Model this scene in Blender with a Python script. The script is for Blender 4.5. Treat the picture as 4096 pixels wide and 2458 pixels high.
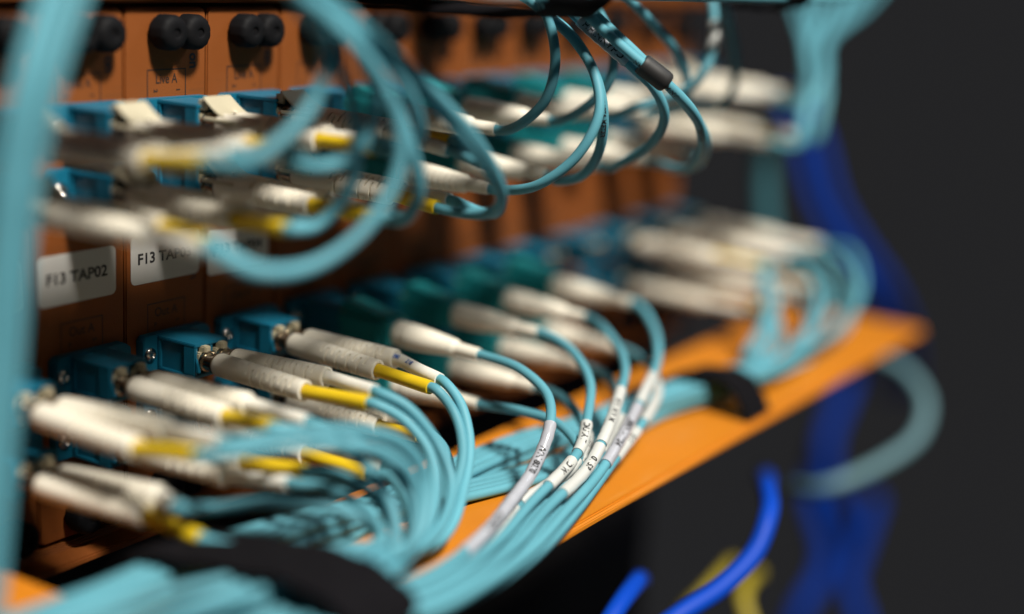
# Fibre-optic tap chassis: orange tap cards, LC patch cords and cable trays in a rack.
# All lengths below are in rack units u (1 u = 0.82 mm); X runs along the panel, -Y out of it, Z up.
import bpy, bmesh, math, random
from mathutils import Vector, Matrix
from math import pi, sin, cos, radians
random.seed(11)
S = 0.00082
for o in list(bpy.data.objects):
    bpy.data.objects.remove(o)
scn = bpy.context.scene
COL = scn.collection

# ------------------------------------------------------------------ camera
cam = bpy.data.cameras.new('camera')
cam.lens = 52.35
cam.sensor_width = 36.0
cam.clip_start = 0.01
cam.clip_end = 50
cam.dof.use_dof = True
cam.dof.focus_distance = 415.6 * S
cam.dof.aperture_fstop = 2.75
camo = bpy.data.objects.new('camera', cam)
COL.objects.link(camo)
camo.rotation_euler = (1.334246, -0.056075, -0.997969)
camo.location = (-251.274 * S, -303.161 * S, 20.926 * S)
scn.camera = camo
# ------------------------------------------------------------------ world and lamps
w = bpy.data.worlds.new('World')
scn.world = w
w.use_nodes = True
w.node_tree.nodes['Background'].inputs[0].default_value = (0.0172, 0.0172, 0.0182, 1)
w.node_tree.nodes['Background'].inputs[1].default_value = 1.0

def area(name, loc, target, size, power, col):
    l = bpy.data.lights.new(name, 'AREA')
    l.shape = 'RECTANGLE'
    l.size, l.size_y = size
    l.energy = power
    l.color = col
    o = bpy.data.objects.new(name, l)
    COL.objects.link(o)
    o.location = Vector(loc) * S
    o.rotation_euler = (Vector(target) - Vector(loc)).to_track_quat('-Z', 'Y').to_euler()
    return o
# ceiling luminaire of the aisle, in front of and above the rack
area('aisle_lamp', (-230, -1010, 1380), (110, -60, -70), (0.20, 0.15), 38, (1.0, 0.95, 0.86))
# second luminaire further along the aisle
area('far_aisle_lamp', (1300, -1000, 1300), (150, -60, -70), (0.6, 0.3), 4, (0.85, 0.93, 1.0))
scn.view_settings.view_transform = 'Standard'
scn.view_settings.look = 'None'
scn.view_settings.exposure = 0
scn.view_settings.gamma = 1

# ------------------------------------------------------------------ materials
def mat(name, col, rough=0.5, metal=0.0, var=0.06, scale=60.0, bump=0.0, bscale=400.0, coat=0.0, sss=0.0, spec=0.5, jitter=0.0):
    m = bpy.data.materials.new(name)
    m.use_nodes = True
    nt = m.node_tree
    b = nt.nodes['Principled BSDF']
    b.inputs['Roughness'].default_value = rough
    b.inputs['Metallic'].default_value = metal
    b.inputs['Specular IOR Level'].default_value = spec
    if coat:
        b.inputs['Coat Weight'].default_value = coat
    if sss:
        b.inputs['Subsurface Weight'].default_value = sss
        b.inputs['Subsurface Radius'].default_value = (0.0012, 0.0008, 0.0005)
        b.inputs['Subsurface Scale'].default_value = 1.0
    tc = nt.nodes.new('ShaderNodeTexCoord')
    n = nt.nodes.new('ShaderNodeTexNoise')
    n.inputs['Scale'].default_value = scale
    n.inputs['Detail'].default_value = 4
    nt.links.new(tc.outputs['Object'], n.inputs['Vector'])
    r = nt.nodes.new('ShaderNodeValToRGB')
    a, z = r.color_ramp.elements
    a.position, z.position = 0.3, 0.7
    a.color = tuple(max(0, c * (1 - var)) for c in col) + (1,)
    z.color = tuple(min(1, c * (1 + var)) for c in col) + (1,)
    nt.links.new(n.outputs['Fac'], r.inputs['Fac'])
    if jitter:      # every cable comes from a slightly different batch
        oi = nt.nodes.new('ShaderNodeObjectInfo')
        hs = nt.nodes.new('ShaderNodeHueSaturation')
        mr = nt.nodes.new('ShaderNodeMapRange')
        mr.inputs['To Min'].default_value = 1 - jitter
        mr.inputs['To Max'].default_value = 1 + jitter
        nt.links.new(oi.outputs['Random'], mr.inputs['Value'])
        nt.links.new(mr.outputs['Result'], hs.inputs['Value'])
        nt.links.new(r.outputs['Color'], hs.inputs['Color'])
        nt.links.new(hs.outputs['Color'], b.inputs['Base Color'])
    else:
        nt.links.new(r.outputs['Color'], b.inputs['Base Color'])
    rr = nt.nodes.new('ShaderNodeMapRange')
    rr.inputs['To Min'].default_value = max(0.02, rough - 0.08)
    rr.inputs['To Max'].default_value = min(1, rough + 0.10)
    nt.links.new(n.outputs['Fac'], rr.inputs['Value'])
    nt.links.new(rr.outputs['Result'], b.inputs['Roughness'])
    if bump:
        n2 = nt.nodes.new('ShaderNodeTexNoise')
        n2.inputs['Scale'].default_value = bscale
        n2.inputs['Detail'].default_value = 6
        nt.links.new(tc.outputs['Object'], n2.inputs['Vector'])
        bm_ = nt.nodes.new('ShaderNodeBump')
        bm_.inputs['Strength'].default_value = bump
        bm_.inputs['Distance'].default_value = 0.0002
        nt.links.new(n2.outputs['Fac'], bm_.inputs['Height'])
        nt.links.new(bm_.outputs['Normal'], b.inputs['Normal'])
    return m
M = dict(
    panel=mat('orange_paint_shade_darkened', (0.235, 0.066, 0.012), 0.6, spec=0.3, bump=0.35, bscale=2600, var=0.05),  # the tray's orange paint, with the panel's shade darkened into the base colour
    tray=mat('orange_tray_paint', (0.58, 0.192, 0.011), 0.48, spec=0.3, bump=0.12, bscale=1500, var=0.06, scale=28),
    cable=mat('aqua_jacket', (0.105, 0.33, 0.405), 0.5, spec=0.28, jitter=0.14, var=0.05, scale=90, bump=0.05, bscale=900),
    boot=mat('cream_plastic', (0.84, 0.79, 0.67), 0.38, spec=0.4, var=0.03, bump=0.05, bscale=1200),
    sleevew=mat('white_sleeve', (0.82, 0.80, 0.72), 0.38, sss=0.1, var=0.03),
    sleevey=mat('yellow_sleeve', (0.76, 0.52, 0.014), 0.38, var=0.05),
    adapter=mat('blue_adapter_plastic', (0.008, 0.145, 0.24), 0.4, spec=0.35, var=0.06),
    housing=mat('aqua_housing_plastic', (0.012, 0.22, 0.24), 0.42, spec=0.35, var=0.05),
    clip=mat('beige_latch_plastic', (0.52, 0.47, 0.34), 0.42, var=0.05),
    tab=mat('beige_tab_plastic', (0.50, 0.44, 0.30), 0.5, var=0.1),
    chrome=mat('dark_nickel', (0.42, 0.36, 0.28), 0.22, metal=1.0, var=0.1),
    steel=mat('bright_steel', (0.75, 0.72, 0.68), 0.18, metal=1.0),
    black=mat('black_plastic', (0.006, 0.006, 0.007), 0.6, var=0.1, spec=0.12),
    strap=mat('black_hook_and_loop', (0.006, 0.0055, 0.007), 0.95, spec=0.08, var=0.2, scale=500, bump=0.6, bscale=2500),
    shrink=mat('black_heat_shrink', (0.015, 0.014, 0.014), 0.55, bump=0.1),
    sticker=mat('label_paper', (0.60, 0.58, 0.55), 0.55, var=0.02),
    wrap=mat('white_wrap_label', (0.58, 0.59, 0.565), 0.36, var=0.03, coat=0.2),
    lilac=mat('clear_wrap_label', (0.44, 0.45, 0.50), 0.28, var=0.04, coat=0.4),
    ink=mat('black_print', (0.018, 0.016, 0.018), 0.6),
    blueink=mat('blue_print', (0.01, 0.10, 0.42), 0.5),
    brownink=mat('panel_print', (0.035, 0.018, 0.012), 0.6),
    blue=mat('blue_jacket', (0.002, 0.055, 0.46), 0.5, spec=0.2, var=0.06),
    grey=mat('pale_grey_jacket', (0.13, 0.26, 0.30), 0.5),
    navy=mat('navy_jacket', (0.0, 0.028, 0.24), 0.7, spec=0.1, var=0.06),
    slate=mat('slate_aqua_jacket', (0.03, 0.13, 0.16), 0.5),
    yellow=mat('yellow_jacket', (0.36, 0.28, 0.015), 0.5),
    dark=mat('black_enamel', (0.014, 0.013, 0.013), 0.6, spec=0.2, bump=0.1),
)

def add_wear(m, tint, fac, lo, hi):
    """rubbed streaks and dust specks mixed into a paint"""
    nt = m.node_tree
    b = nt.nodes['Principled BSDF']
    src = b.inputs['Base Color'].links[0].from_socket
    tc = nt.nodes.new('ShaderNodeTexCoord')
    mp = nt.nodes.new('ShaderNodeMapping')
    mp.inputs['Scale'].default_value = (14, 160, 160)
    n = nt.nodes.new('ShaderNodeTexNoise')
    n.inputs['Scale'].default_value = 1.6
    n.inputs['Detail'].default_value = 8
    n.inputs['Roughness'].default_value = 0.7
    nt.links.new(tc.outputs['Object'], mp.inputs['Vector'])
    nt.links.new(mp.outputs['Vector'], n.inputs['Vector'])
    r = nt.nodes.new('ShaderNodeMapRange')
    r.inputs['From Min'].default_value, r.inputs['From Max'].default_value = lo, hi
    r.inputs['To Max'].default_value = fac
    nt.links.new(n.outputs['Fac'], r.inputs['Value'])
    mx = nt.nodes.new('ShaderNodeMix')
    mx.data_type = 'RGBA'
    nt.links.new(r.outputs['Result'], mx.inputs[0])
    nt.links.new(src, mx.inputs[6])
    mx.inputs[7].default_value = tint + (1,)
    nt.links.new(mx.outputs[2], b.inputs['Base Color'])
add_wear(M['tray'], (0.62, 0.33, 0.11), 0.45, 0.56, 0.78)
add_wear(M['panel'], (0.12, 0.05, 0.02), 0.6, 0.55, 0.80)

# ------------------------------------------------------------------ building helpers
class G:
    """collects vertices (u) and faces for one mesh"""
    def __init__(self):
        self.v, self.f = [], []
    def add(self, v, f):
        o = len(self.v)
        self.v += [tuple(a) for a in v]
        self.f += [tuple(i + o for i in a) for a in f]
    def mesh(self, name, material, smooth=True, bevel=0.0, seg=2, angle=40):
        bm = bmesh.new()
        vs = [bm.verts.new(Vector(a) * S) for a in self.v]
        for a in self.f:
            try:
                bm.faces.new([vs[i] for i in a])
            except ValueError:
                pass
        bmesh.ops.recalc_face_normals(bm, faces=bm.faces)
        if bevel:
            bmesh.ops.remove_doubles(bm, verts=bm.verts, dist=1e-7)
            es = [e for e in bm.edges if len(e.link_faces) == 2 and e.calc_face_angle(0) > radians(30)]
            bmesh.ops.bevel(bm, geom=es, offset=bevel * S, segments=seg, affect='EDGES', clamp_overlap=True)
        me = bpy.data.meshes.new(name)
        bm.to_mesh(me)
        bm.free()
        me.materials.append(M[material])
        if smooth:
            me.polygons.foreach_set('use_smooth', [True] * len(me.polygons))
            me.set_sharp_from_angle(angle=radians(angle))
        return me
    def box(self, x0, x1, y0, y1, z0, z1):
        v = [(x, y, z) for x in (x0, x1) for y in (y0, y1) for z in (z0, z1)]
        self.add(v, [(0, 1, 3, 2), (4, 6, 7, 5), (0, 4, 5, 1), (2, 3, 7, 6), (0, 2, 6, 4), (1, 5, 7, 3)])
        return self
    def prism(self, pts, a, b, plane='xz'):
        """polygon pts extruded from a to b along the third axis"""
        n = len(pts)
        put = {'xz': lambda p, t: (p[0], t, p[1]), 'yz': lambda p, t: (t, p[0], p[1]), 'xy': lambda p, t: (p[0], p[1], t)}[plane]
        v = [put(p, a) for p in pts] + [put(p, b) for p in pts]
        self.add(v, [tuple(range(n)), tuple(range(n, 2 * n))] + [(i, (i + 1) % n, n + (i + 1) % n, n + i) for i in range(n)])
        return self
    def lathe(self, prof, n=24, close=True):
        """profile of (x along axis, radius) about local +X"""
        rings = []
        v, f = [], []
        for x, r in prof:
            rings.append(len(v))
            for i in range(n):
                a = 2 * pi * i / n
                v.append((x, r * cos(a), r * sin(a)))
        for k in range(len(prof) - 1):
            for i in range(n):
                j = (i + 1) % n
                f.append((rings[k] + i, rings[k] + j, rings[k + 1] + j, rings[k + 1] + i))
        if close:
            f.append(tuple(range(n)))
            f.append(tuple(rings[-1] + i for i in range(n)))
        self.add(v, f)
        return self

def dense(pts, m=14):
    pts = [Vector(p) for p in pts]
    P0 = [2 * pts[0] - pts[1]] + pts + [2 * pts[-1] - pts[-2]]
    out = []
    for i in range(1, len(P0) - 2):
        p0, p1, p2, p3 = P0[i - 1:i + 3]
        t1 = max(1e-6, (p1 - p0).length) ** .5
        t2 = t1 + max(1e-6, (p2 - p1).length) ** .5
        t3 = t2 + max(1e-6, (p3 - p2).length) ** .5
        for j in range(m):
            t = t1 + (t2 - t1) * j / m
            A1 = p0 * ((t1 - t) / t1) + p1 * (t / t1)
            A2 = p1 * ((t2 - t) / (t2 - t1)) + p2 * ((t - t1) / (t2 - t1))
            A3 = p2 * ((t3 - t) / (t3 - t2)) + p3 * ((t - t2) / (t3 - t2))
            B1 = A1 * ((t2 - t) / t2) + A2 * (t / t2)
            B2 = A2 * ((t3 - t) / (t3 - t1)) + A3 * ((t - t1) / (t3 - t1))
            out.append(B1 * ((t2 - t) / (t2 - t1)) + B2 * ((t - t1) / (t2 - t1)))
    out.append(P0[-2])
    return out

def frames(path):
    """parallel-transported (tangent, normal, binormal) along a polyline"""
    T = []
    for i in range(len(path)):
        a = path[max(0, i - 1)]
        b = path[min(len(path) - 1, i + 1)]
        T.append((b - a).normalized())
    up = Vector((0, 0, 1)) if abs(T[0].z) < .9 else Vector((1, 0, 0))
    N = [(up - T[0] * up.dot(T[0])).normalized()]
    for i in range(1, len(path)):
        n = N[-1] - T[i] * N[-1].dot(T[i])
        N.append(n.normalized())
    return [(t, n, t.cross(n)) for t, n in zip(T, N)]

def tube(path, rad, n=12, cap=True):
    """rad: number or list per point"""
    g = G()
    fr = frames(path)
    v, f = [], []
    for i, p in enumerate(path):
        r = rad[i] if isinstance(rad, (list, tuple)) else rad
        for j in range(n):
            a = 2 * pi * j / n
            v.append(p + (fr[i][1] * cos(a) + fr[i][2] * sin(a)) * r)
    for i in range(len(path) - 1):
        for j in range(n):
            k = (j + 1) % n
            f.append((i * n + j, i * n + k, (i + 1) * n + k, (i + 1) * n + j))
    if cap:
        f.append(tuple(range(n)))
        f.append(tuple((len(path) - 1) * n + j for j in range(n)))
    g.add(v, f)
    return g

def rel(g, org):
    g.v = [(a[0] - org[0], a[1] - org[1], a[2] - org[2]) for a in g.v]
    return g

def obj(name, me, parent=None, loc=(0, 0, 0), mx=None):
    o = bpy.data.objects.new(name, me)
    COL.objects.link(o)
    o.parent = parent
    if mx is not None:
        o.matrix_basis = mx
    else:
        o.location = Vector(loc) * S
    return o

def tag(o, label, cat, group=None):
    o['label'] = label
    o['category'] = cat
    if group:
        o['group'] = group
    return o

def thing(name, org, label, cat, group=None):
    o = bpy.data.objects.new(name, None)
    o.empty_display_size = 0.005
    COL.objects.link(o)
    o.location = Vector(org) * S
    return tag(o, label, cat, group)

def axis_matrix(p, d, org):
    """local +X along d, local Z as upright as possible, placed at p (u) relative to org"""
    x = Vector(d).normalized()
    y = Vector((0, 0, 1)).cross(x).normalized()
    z = x.cross(y)
    m = Matrix((x, y, z)).transposed().to_4x4()
    m.translation = (Vector(p) - Vector(org)) * S
    return m

TEXT = {}
def text_verts(s, size, bold=0.0, align='CENTER', squeeze=1.0, skip_mirror=False):
    key = (s, size, bold, align, squeeze)
    if key not in TEXT:
        c = bpy.data.curves.new('t', 'FONT')
        c.body = s
        c.size = size
        c.offset = bold
        c.align_x = align
        c.align_y = 'CENTER'
        c.resolution_u = 3
        o = bpy.data.objects.new('t', c)
        COL.objects.link(o)
        bpy.context.view_layer.update()
        me = bpy.data.meshes.new_from_object(o)
        TEXT[key] = ([(a.co.x * squeeze, a.co.y) for a in me.vertices], [tuple(q.vertices) for q in me.polygons])
        bpy.data.objects.remove(o)
        bpy.data.curves.remove(c)
        bpy.data.meshes.remove(me)
    return TEXT[key]

def flat_text(s, size, material, bold=0.0, squeeze=1.0, rot=0.0):
    """print lying on the panel, facing -Y, centred on the origin"""
    v, f = text_verts(s, size, bold, 'CENTER', squeeze)
    g = G()
    c, n = cos(rot), sin(rot)
    g.add([(x * c - y * n, 0, x * n + y * c) for x, y in v], f)
    return g.mesh('printed_text', material, smooth=False)

AISLE = Vector((-0.83, -0.45, 0.33)).normalized()
def wrapped_text(path, t0, s, size, r, ang, material, flip=False):
    """print wrapped round a cable: starts at fraction t0 of the path, runs along it"""
    v, f = text_verts(s, size, 0.03 * size, 'LEFT', 1.0)
    fr = frames(path)
    L = [0.0]
    for a, b in zip(path, path[1:]):
        L.append(L[-1] + (b - a).length)
    s0 = L[min(len(L) - 1, int(t0 * (len(L) - 1)))]
    g = G()
    out = []
    for x, y in v:
        d = s0 + (-x if flip else x)
        d = min(max(d, 0), L[-1] - 1e-4)
        i = 0
        while i < len(L) - 2 and L[i + 1] < d:
            i += 1
        k = (d - L[i]) / max(1e-6, L[i + 1] - L[i])
        p = path[i].lerp(path[i + 1], k)
        # print faces the aisle; text height runs round the jacket
        t = fr[i][0]
        n = AISLE - t * AISLE.dot(t)
        n = n.normalized() if n.length > .1 else fr[i][1]
        b = n.cross(t)
        a = ang + (y if not flip else -y) / r
        out.append(p + (n * cos(a) + b * sin(a)) * r)
    g.add(out, f)
    return g

def sub_path(path, t0, t1):
    if t1 < t0:
        t0, t1 = t1, t0
    n = len(path) - 1
    a, b = t0 * n, t1 * n
    pts = [path[int(a)].lerp(path[min(n, int(a) + 1)], a - int(a))]
    pts += path[int(a) + 1:int(b) + 1]
    pts.append(path[int(b)].lerp(path[min(n, int(b) + 1)], b - int(b)))
    return [p for i, p in enumerate(pts) if i == 0 or (p - pts[i - 1]).length > .05]

# cord geometry measured on the rack: s = plug face, e = boot end, t = sleeve end, c = sleeve colour, p = cable points
DUPLEX = [{'k': 2,
  'lines': [{'c': 'y',
             'e': [73.94, -55.95, -97.73],
             'p': [[71.04, -74.73, -97.82], [70.4, -78.88, -97.84], [71.55, -84.56, -103.83], [66.33, -91.39, -111.63], [55.31, -96.52, -119.05],
                   [34.45, -104.35, -124.28], [3.0, -98.0, -123.8], [-14.0, -96.0, -123.5], [-45.0, -86.74, -124.35], [-95.0, -75.54, -123.38]],
             's': [74.1, -23.5, -96.0],
             't': [70.74, -76.71, -97.83]},
            {'c': 'w',
             'e': [82.18, -55.97, -96.1],
             'p': [[76.54, -74.1, -96.78], [75.3, -78.11, -96.92], [74.47, -84.33, -101.58], [70.05, -90.93, -110.33], [60.35, -96.44, -118.18],
                   [39.28, -104.49, -124.66], [3.0, -100.7, -123.8], [-14.0, -98.7, -123.5], [-45.0, -90.14, -123.27], [-95.0, -69.05, -128.14]],
             's': [80.8, -23.5, -96.0],
             't': [75.95, -76.01, -96.85]}],
  'r': 3},
 {'k': 1,
  'lines': [{'c': 'y',
             'e': [42.44, -55.98, -96.83],
             'p': [[42.73, -74.95, -95.84], [42.79, -79.15, -95.62], [46.73, -85.54, -99.4], [47.31, -93.43, -106.19], [41.85, -100.02, -114.31],
                   [27.43, -105.54, -121.72], [3.0, -103.4, -123.8], [-14.0, -101.4, -123.5], [-45.0, -94.06, -124.91], [-95.0, -82.21, -131.67]],
             's': [43.1, -23.5, -96.0],
             't': [42.76, -76.95, -95.74]},
            {'c': 'w',
             'e': [51.33, -55.95, -94.95],
             'p': [[46.64, -74.31, -93.64], [45.61, -78.37, -93.35], [48.62, -85.33, -96.52], [52.06, -93.32, -106.32], [49.84, -99.31, -114.51],
                   [33.82, -105.93, -121.45], [3.0, -106.1, -123.8], [-14.0, -104.1, -123.5], [-45.0, -93.91, -127.32], [-95.0, -80.63, -127.06]],
             's': [49.8, -23.5, -96.0],
             't': [46.15, -76.25, -93.5]}],
  'r': 3},
 {'k': 0,
  'lines': [{'c': 'y',
             'e': [11.97, -55.99, -96.61],
             'p': [[7.89, -73.36, -94.24], [6.94, -77.42, -93.68], [14.42, -82.75, -95.91], [17.87, -94.19, -100.44], [19.98, -101.76, -109.71],
                   [15.18, -107.68, -118.28], [3.0, -108.8, -123.8], [-14.0, -106.8, -123.5], [-45.0, -93.88, -127.5], [-95.0, -80.15, -123.64]],
             's': [12.1, -23.5, -96.0],
             't': [7.43, -75.29, -93.97]},
            {'c': 'w',
             'e': [20.26, -55.96, -95.29],
             'p': [[19.7, -73.95, -95.41], [19.57, -78.15, -95.44], [20.09, -88.46, -97.08], [27.19, -94.65, -102.81], [29.03, -100.58, -109.41],
                   [23.4, -107.06, -117.88], [3.0, -111.5, -123.8], [-14.0, -109.5, -123.5], [-45.0, -101.09, -127.84], [-95.0, -89.07, -131.41]],
             's': [18.8, -23.5, -96.0],
             't': [19.63, -75.95, -95.43]}],
  'r': 3},
 {'k': -1,
  'lines': [{'c': 'y',
             'e': [-17.69, -55.95, -97.34],
             'p': [[-19.04, -74.63, -94.13], [-19.34, -78.76, -93.43], [-8.47, -87.33, -92.59], [6.59, -97.98, -92.99], [18.13, -105.09, -97.91],
                   [21.61, -109.08, -107.27], [14.07, -111.55, -117.91], [3.0, -99.3, -120.8], [-14.0, -97.3, -120.5], [-45.0, -88.0, -125.04],
                   [-95.0, -67.32, -121.09]],
             's': [-18.9, -23.5, -96.0],
             't': [-19.18, -76.59, -93.8]},
            {'c': 'w',
             'e': [-7.95, -55.71, -95.13],
             'p': [[-10.7, -74.39, -93.02], [-11.3, -78.52, -92.56], [-2.98, -87.39, -90.49], [10.44, -97.24, -90.58], [24.11, -102.36, -96.47],
                   [28.64, -106.07, -105.79], [20.72, -110.24, -117.24], [3.0, -102.0, -120.8], [-14.0, -100.0, -120.5], [-45.0, -88.26, -124.51],
                   [-95.0, -81.79, -121.08]],
             's': [-12.2, -23.5, -96.0],
             't': [-10.99, -76.36, -92.8]}],
  'r': 3},
 {'k': 2,
  'lines': [{'c': 'y',
             'e': [75.27, -55.97, -114.75],
             'p': [[69.09, -73.7, -111.85], [67.73, -77.62, -111.22], [65.1, -84.71, -114.07], [59.11, -91.5, -120.23], [37.39, -102.83, -123.4], [3.0, -104.7, -120.8],
                   [-14.0, -102.7, -120.5], [-45.0, -91.44, -120.03], [-95.0, -79.17, -123.02]],
             's': [74.1, -23.5, -114.0],
             't': [68.44, -75.57, -111.55]},
            {'c': 'w',
             'e': [81.06, -56.0, -113.88],
             'p': [[73.09, -73.12, -111.78], [71.33, -76.9, -111.32], [68.43, -84.13, -113.88], [63.07, -90.69, -121.56], [40.26, -102.55, -125.5], [3.0, -107.4, -120.8],
                   [-14.0, -105.4, -120.5], [-45.0, -93.63, -120.15], [-95.0, -83.69, -120.13]],
             's': [80.8, -23.5, -114.0],
             't': [72.25, -74.92, -111.56]}],
  'r': 4},
 {'k': 1,
  'lines': [{'c': 'y',
             'e': [43.1, -56.0, -114.65],
             'p': [[43.1, -75.0, -115.03], [43.1, -79.2, -115.11], [43.79, -83.77, -114.38], [40.57, -92.45, -119.23], [26.81, -102.86, -122.25], [3.0, -110.1, -120.8],
                   [-14.0, -108.1, -120.5], [-45.0, -100.46, -124.01], [-95.0, -82.43, -128.14]],
             's': [43.1, -23.5, -114.0],
             't': [43.1, -77.0, -115.07]},
            {'c': 'w',
             'e': [49.8, -56.0, -114.65],
             'p': [[49.8, -75.0, -115.03], [49.8, -79.2, -115.11], [46.85, -84.08, -112.85], [45.55, -92.31, -118.45], [31.7, -103.09, -122.65], [3.0, -112.8, -120.8],
                   [-14.0, -110.8, -120.5], [-45.0, -98.67, -125.41], [-95.0, -84.42, -123.77]],
             's': [49.8, -23.5, -114.0],
             't': [49.8, -77.0, -115.07]}],
  'r': 4},
 {'k': 0,
  'lines': [{'c': 'w',
             'e': [12.69, -55.97, -112.81],
             'p': [[12.48, -74.72, -109.71], [12.43, -78.86, -109.02], [15.34, -86.32, -109.09], [16.41, -97.09, -111.98], [13.0, -105.6, -117.1], [3.0, -98.0, -117.8],
                   [-14.0, -96.0, -117.5], [-45.0, -83.02, -118.73], [-95.0, -70.05, -123.7]],
             's': [12.1, -23.5, -114.0],
             't': [12.46, -76.69, -109.38]},
            {'c': 'y',
             'e': [19.19, -55.82, -110.61],
             'p': [[18.3, -74.64, -108.12], [18.1, -78.8, -107.57], [20.45, -85.96, -107.39], [21.27, -96.38, -110.39], [19.29, -104.56, -118.32], [3.0, -100.7, -117.8],
                   [-14.0, -98.7, -117.5], [-45.0, -90.61, -119.92], [-95.0, -72.49, -121.99]],
             's': [18.8, -23.5, -114.0],
             't': [18.21, -76.62, -107.86]}],
  'r': 4},
 {'k': -1,
  'lines': [{'c': 'y',
             'e': [-14.62, -55.7, -115.14],
             'p': [[-13.68, -70.61, -116.42], [-13.42, -74.79, -116.78], [-10.88, -81.15, -117.39], [-3.51, -91.1, -117.65], [-0.12, -100.72, -118.35],
                   [3.0, -103.4, -117.8], [-14.0, -101.4, -117.5], [-45.0, -92.63, -122.46], [-95.0, -83.1, -126.57]],
             's': [-18.9, -23.5, -114.0],
             't': [-13.55, -72.6, -116.6]},
            {'c': 'w',
             'e': [-9.93, -55.83, -111.64],
             'p': [[-17.75, -68.17, -108.21], [-19.94, -71.63, -107.25], [-9.55, -70.64, -110.89], [1.43, -80.13, -110.23], [13.15, -92.12, -112.51],
                   [15.53, -101.76, -116.83], [3.0, -106.1, -117.8], [-14.0, -104.1, -117.5], [-45.0, -95.6, -117.73], [-95.0, -74.32, -118.92]],
             's': [-12.2, -23.5, -114.0],
             't': [-18.79, -69.82, -107.75]}],
  'r': 4},
 {'k': -1,
  'lines': [{'c': 'y',
             'e': [-14.3, -55.67, -30.05],
             'p': [[-17.46, -74.27, -27.81], [-18.16, -78.38, -27.32], [-15.01, -85.84, -26.9], [-6.22, -89.62, -21.35], [3.57, -89.8, -12.9], [4.13, -91.93, -2.82],
                   [-2.05, -91.61, 6.05], [-9.44, -91.47, 14.53], [-13.44, -92.47, 62.0]],
             's': [-18.9, -23.5, -29.5],
             't': [-17.79, -76.23, -27.58]},
            {'c': 'w',
             'e': [-9.57, -55.89, -29.67],
             'p': [[-9.66, -74.66, -26.72], [-9.68, -78.81, -26.07], [-11.73, -83.29, -26.79], [-2.13, -86.51, -21.46], [7.62, -86.64, -13.05], [8.19, -88.8, -3.0],
                   [1.97, -88.44, 5.83], [-5.44, -88.2, 14.43], [-9.44, -89.2, 62.0]],
             's': [-12.2, -23.5, -29.5],
             't': [-9.67, -76.64, -26.41]}],
  'r': 1},
 {'k': 0,
  'lines': [{'c': 'w',
             'e': [14.25, -55.93, -29.69],
             'p': [[10.22, -74.49, -29.94], [9.33, -78.6, -30.0], [10.38, -85.25, -30.17], [17.11, -90.57, -26.76], [19.43, -93.75, -17.07], [13.66, -94.83, -5.55],
                   [3.45, -93.39, 4.4], [-6.76, -92.59, 12.95], [-10.76, -93.59, 62.0]],
             's': [12.1, -23.5, -29.5],
             't': [9.79, -76.45, -29.97]},
            {'c': 'y',
             'e': [18.8, -56.0, -29.03],
             'p': [[12.11, -73.73, -27.74], [10.64, -77.65, -27.46], [13.8, -82.88, -30.01], [21.34, -87.69, -26.88], [23.58, -90.77, -17.25], [17.79, -91.82, -5.76],
                   [7.51, -90.29, 4.16], [-2.75, -89.36, 12.83], [-6.75, -90.36, 62.0]],
             's': [18.8, -23.5, -29.5],
             't': [11.41, -75.6, -27.61]}],
  'r': 1},
 {'k': 1,
  'lines': [{'c': 'y',
             'e': [45.32, -55.92, -30.04],
             'p': [[42.36, -74.68, -29.61], [41.71, -78.83, -29.51], [43.02, -83.03, -30.01], [39.86, -91.47, -25.52], [32.72, -95.02, -15.78], [22.76, -93.61, -5.01],
                   [9.53, -91.94, 3.36], [-4.87, -92.12, 12.1], [-8.87, -93.12, 62.0]],
             's': [43.1, -23.5, -29.5],
             't': [42.05, -76.66, -29.56]},
            {'c': 'w',
             'e': [49.35, -56.0, -29.25],
             'p': [[44.61, -74.36, -28.22], [43.56, -78.42, -27.99], [46.58, -80.85, -29.74], [44.23, -88.76, -25.55], [36.95, -92.14, -15.91], [26.93, -90.66, -5.19],
                   [13.61, -88.87, 3.11], [-0.85, -88.91, 11.97], [-4.85, -89.91, 62.0]],
             's': [49.8, -23.5, -29.5],
             't': [44.11, -76.3, -28.11]}],
  'r': 1},
 {'k': 2,
  'lines': [{'c': 'w',
             'e': [74.1, -56.0, -30.15],
             'p': [[73.81, -74.89, -32.21], [73.75, -79.06, -32.66], [72.36, -82.86, -33.13], [67.99, -91.8, -34.05], [59.76, -96.49, -30.62], [44.08, -94.11, -16.49],
                   [27.47, -91.17, -4.4], [9.83, -91.62, 5.13], [-3.46, -92.03, 12.97], [-7.46, -93.03, 62.0]],
             's': [74.1, -23.5, -29.5],
             't': [73.78, -76.87, -32.42]},
            {'c': 'y',
             'e': [80.8, -56.0, -30.15],
             'p': [[76.17, -74.43, -30.29], [75.14, -78.5, -30.32], [76.04, -80.84, -32.8], [72.48, -89.3, -34.11], [64.09, -93.84, -30.89], [48.33, -91.34, -16.8],
                   [31.62, -88.26, -4.76], [13.92, -88.55, 4.9], [0.57, -88.83, 12.85], [-3.43, -89.83, 62.0]],
             's': [80.8, -23.5, -29.5],
             't': [75.68, -76.37, -30.3]}],
  'r': 1},
 {'k': -1,
  'lines': [{'c': 'w',
             'e': [-14.32, -55.66, -46.92],
             'p': [[-16.72, -74.51, -46.95], [-17.25, -78.68, -46.96], [-16.0, -90.76, -49.77], [-5.01, -96.46, -49.29], [7.4, -101.29, -41.84], [15.88, -103.55, -29.79],
                   [16.24, -102.97, -18.69], [9.7, -100.27, -5.85], [-0.26, -95.33, 4.13], [-11.28, -93.13, 12.91], [-15.28, -94.13, 62.0]],
             's': [-18.9, -23.5, -46.0],
             't': [-16.97, -76.5, -46.95]},
            {'c': 'y',
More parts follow.
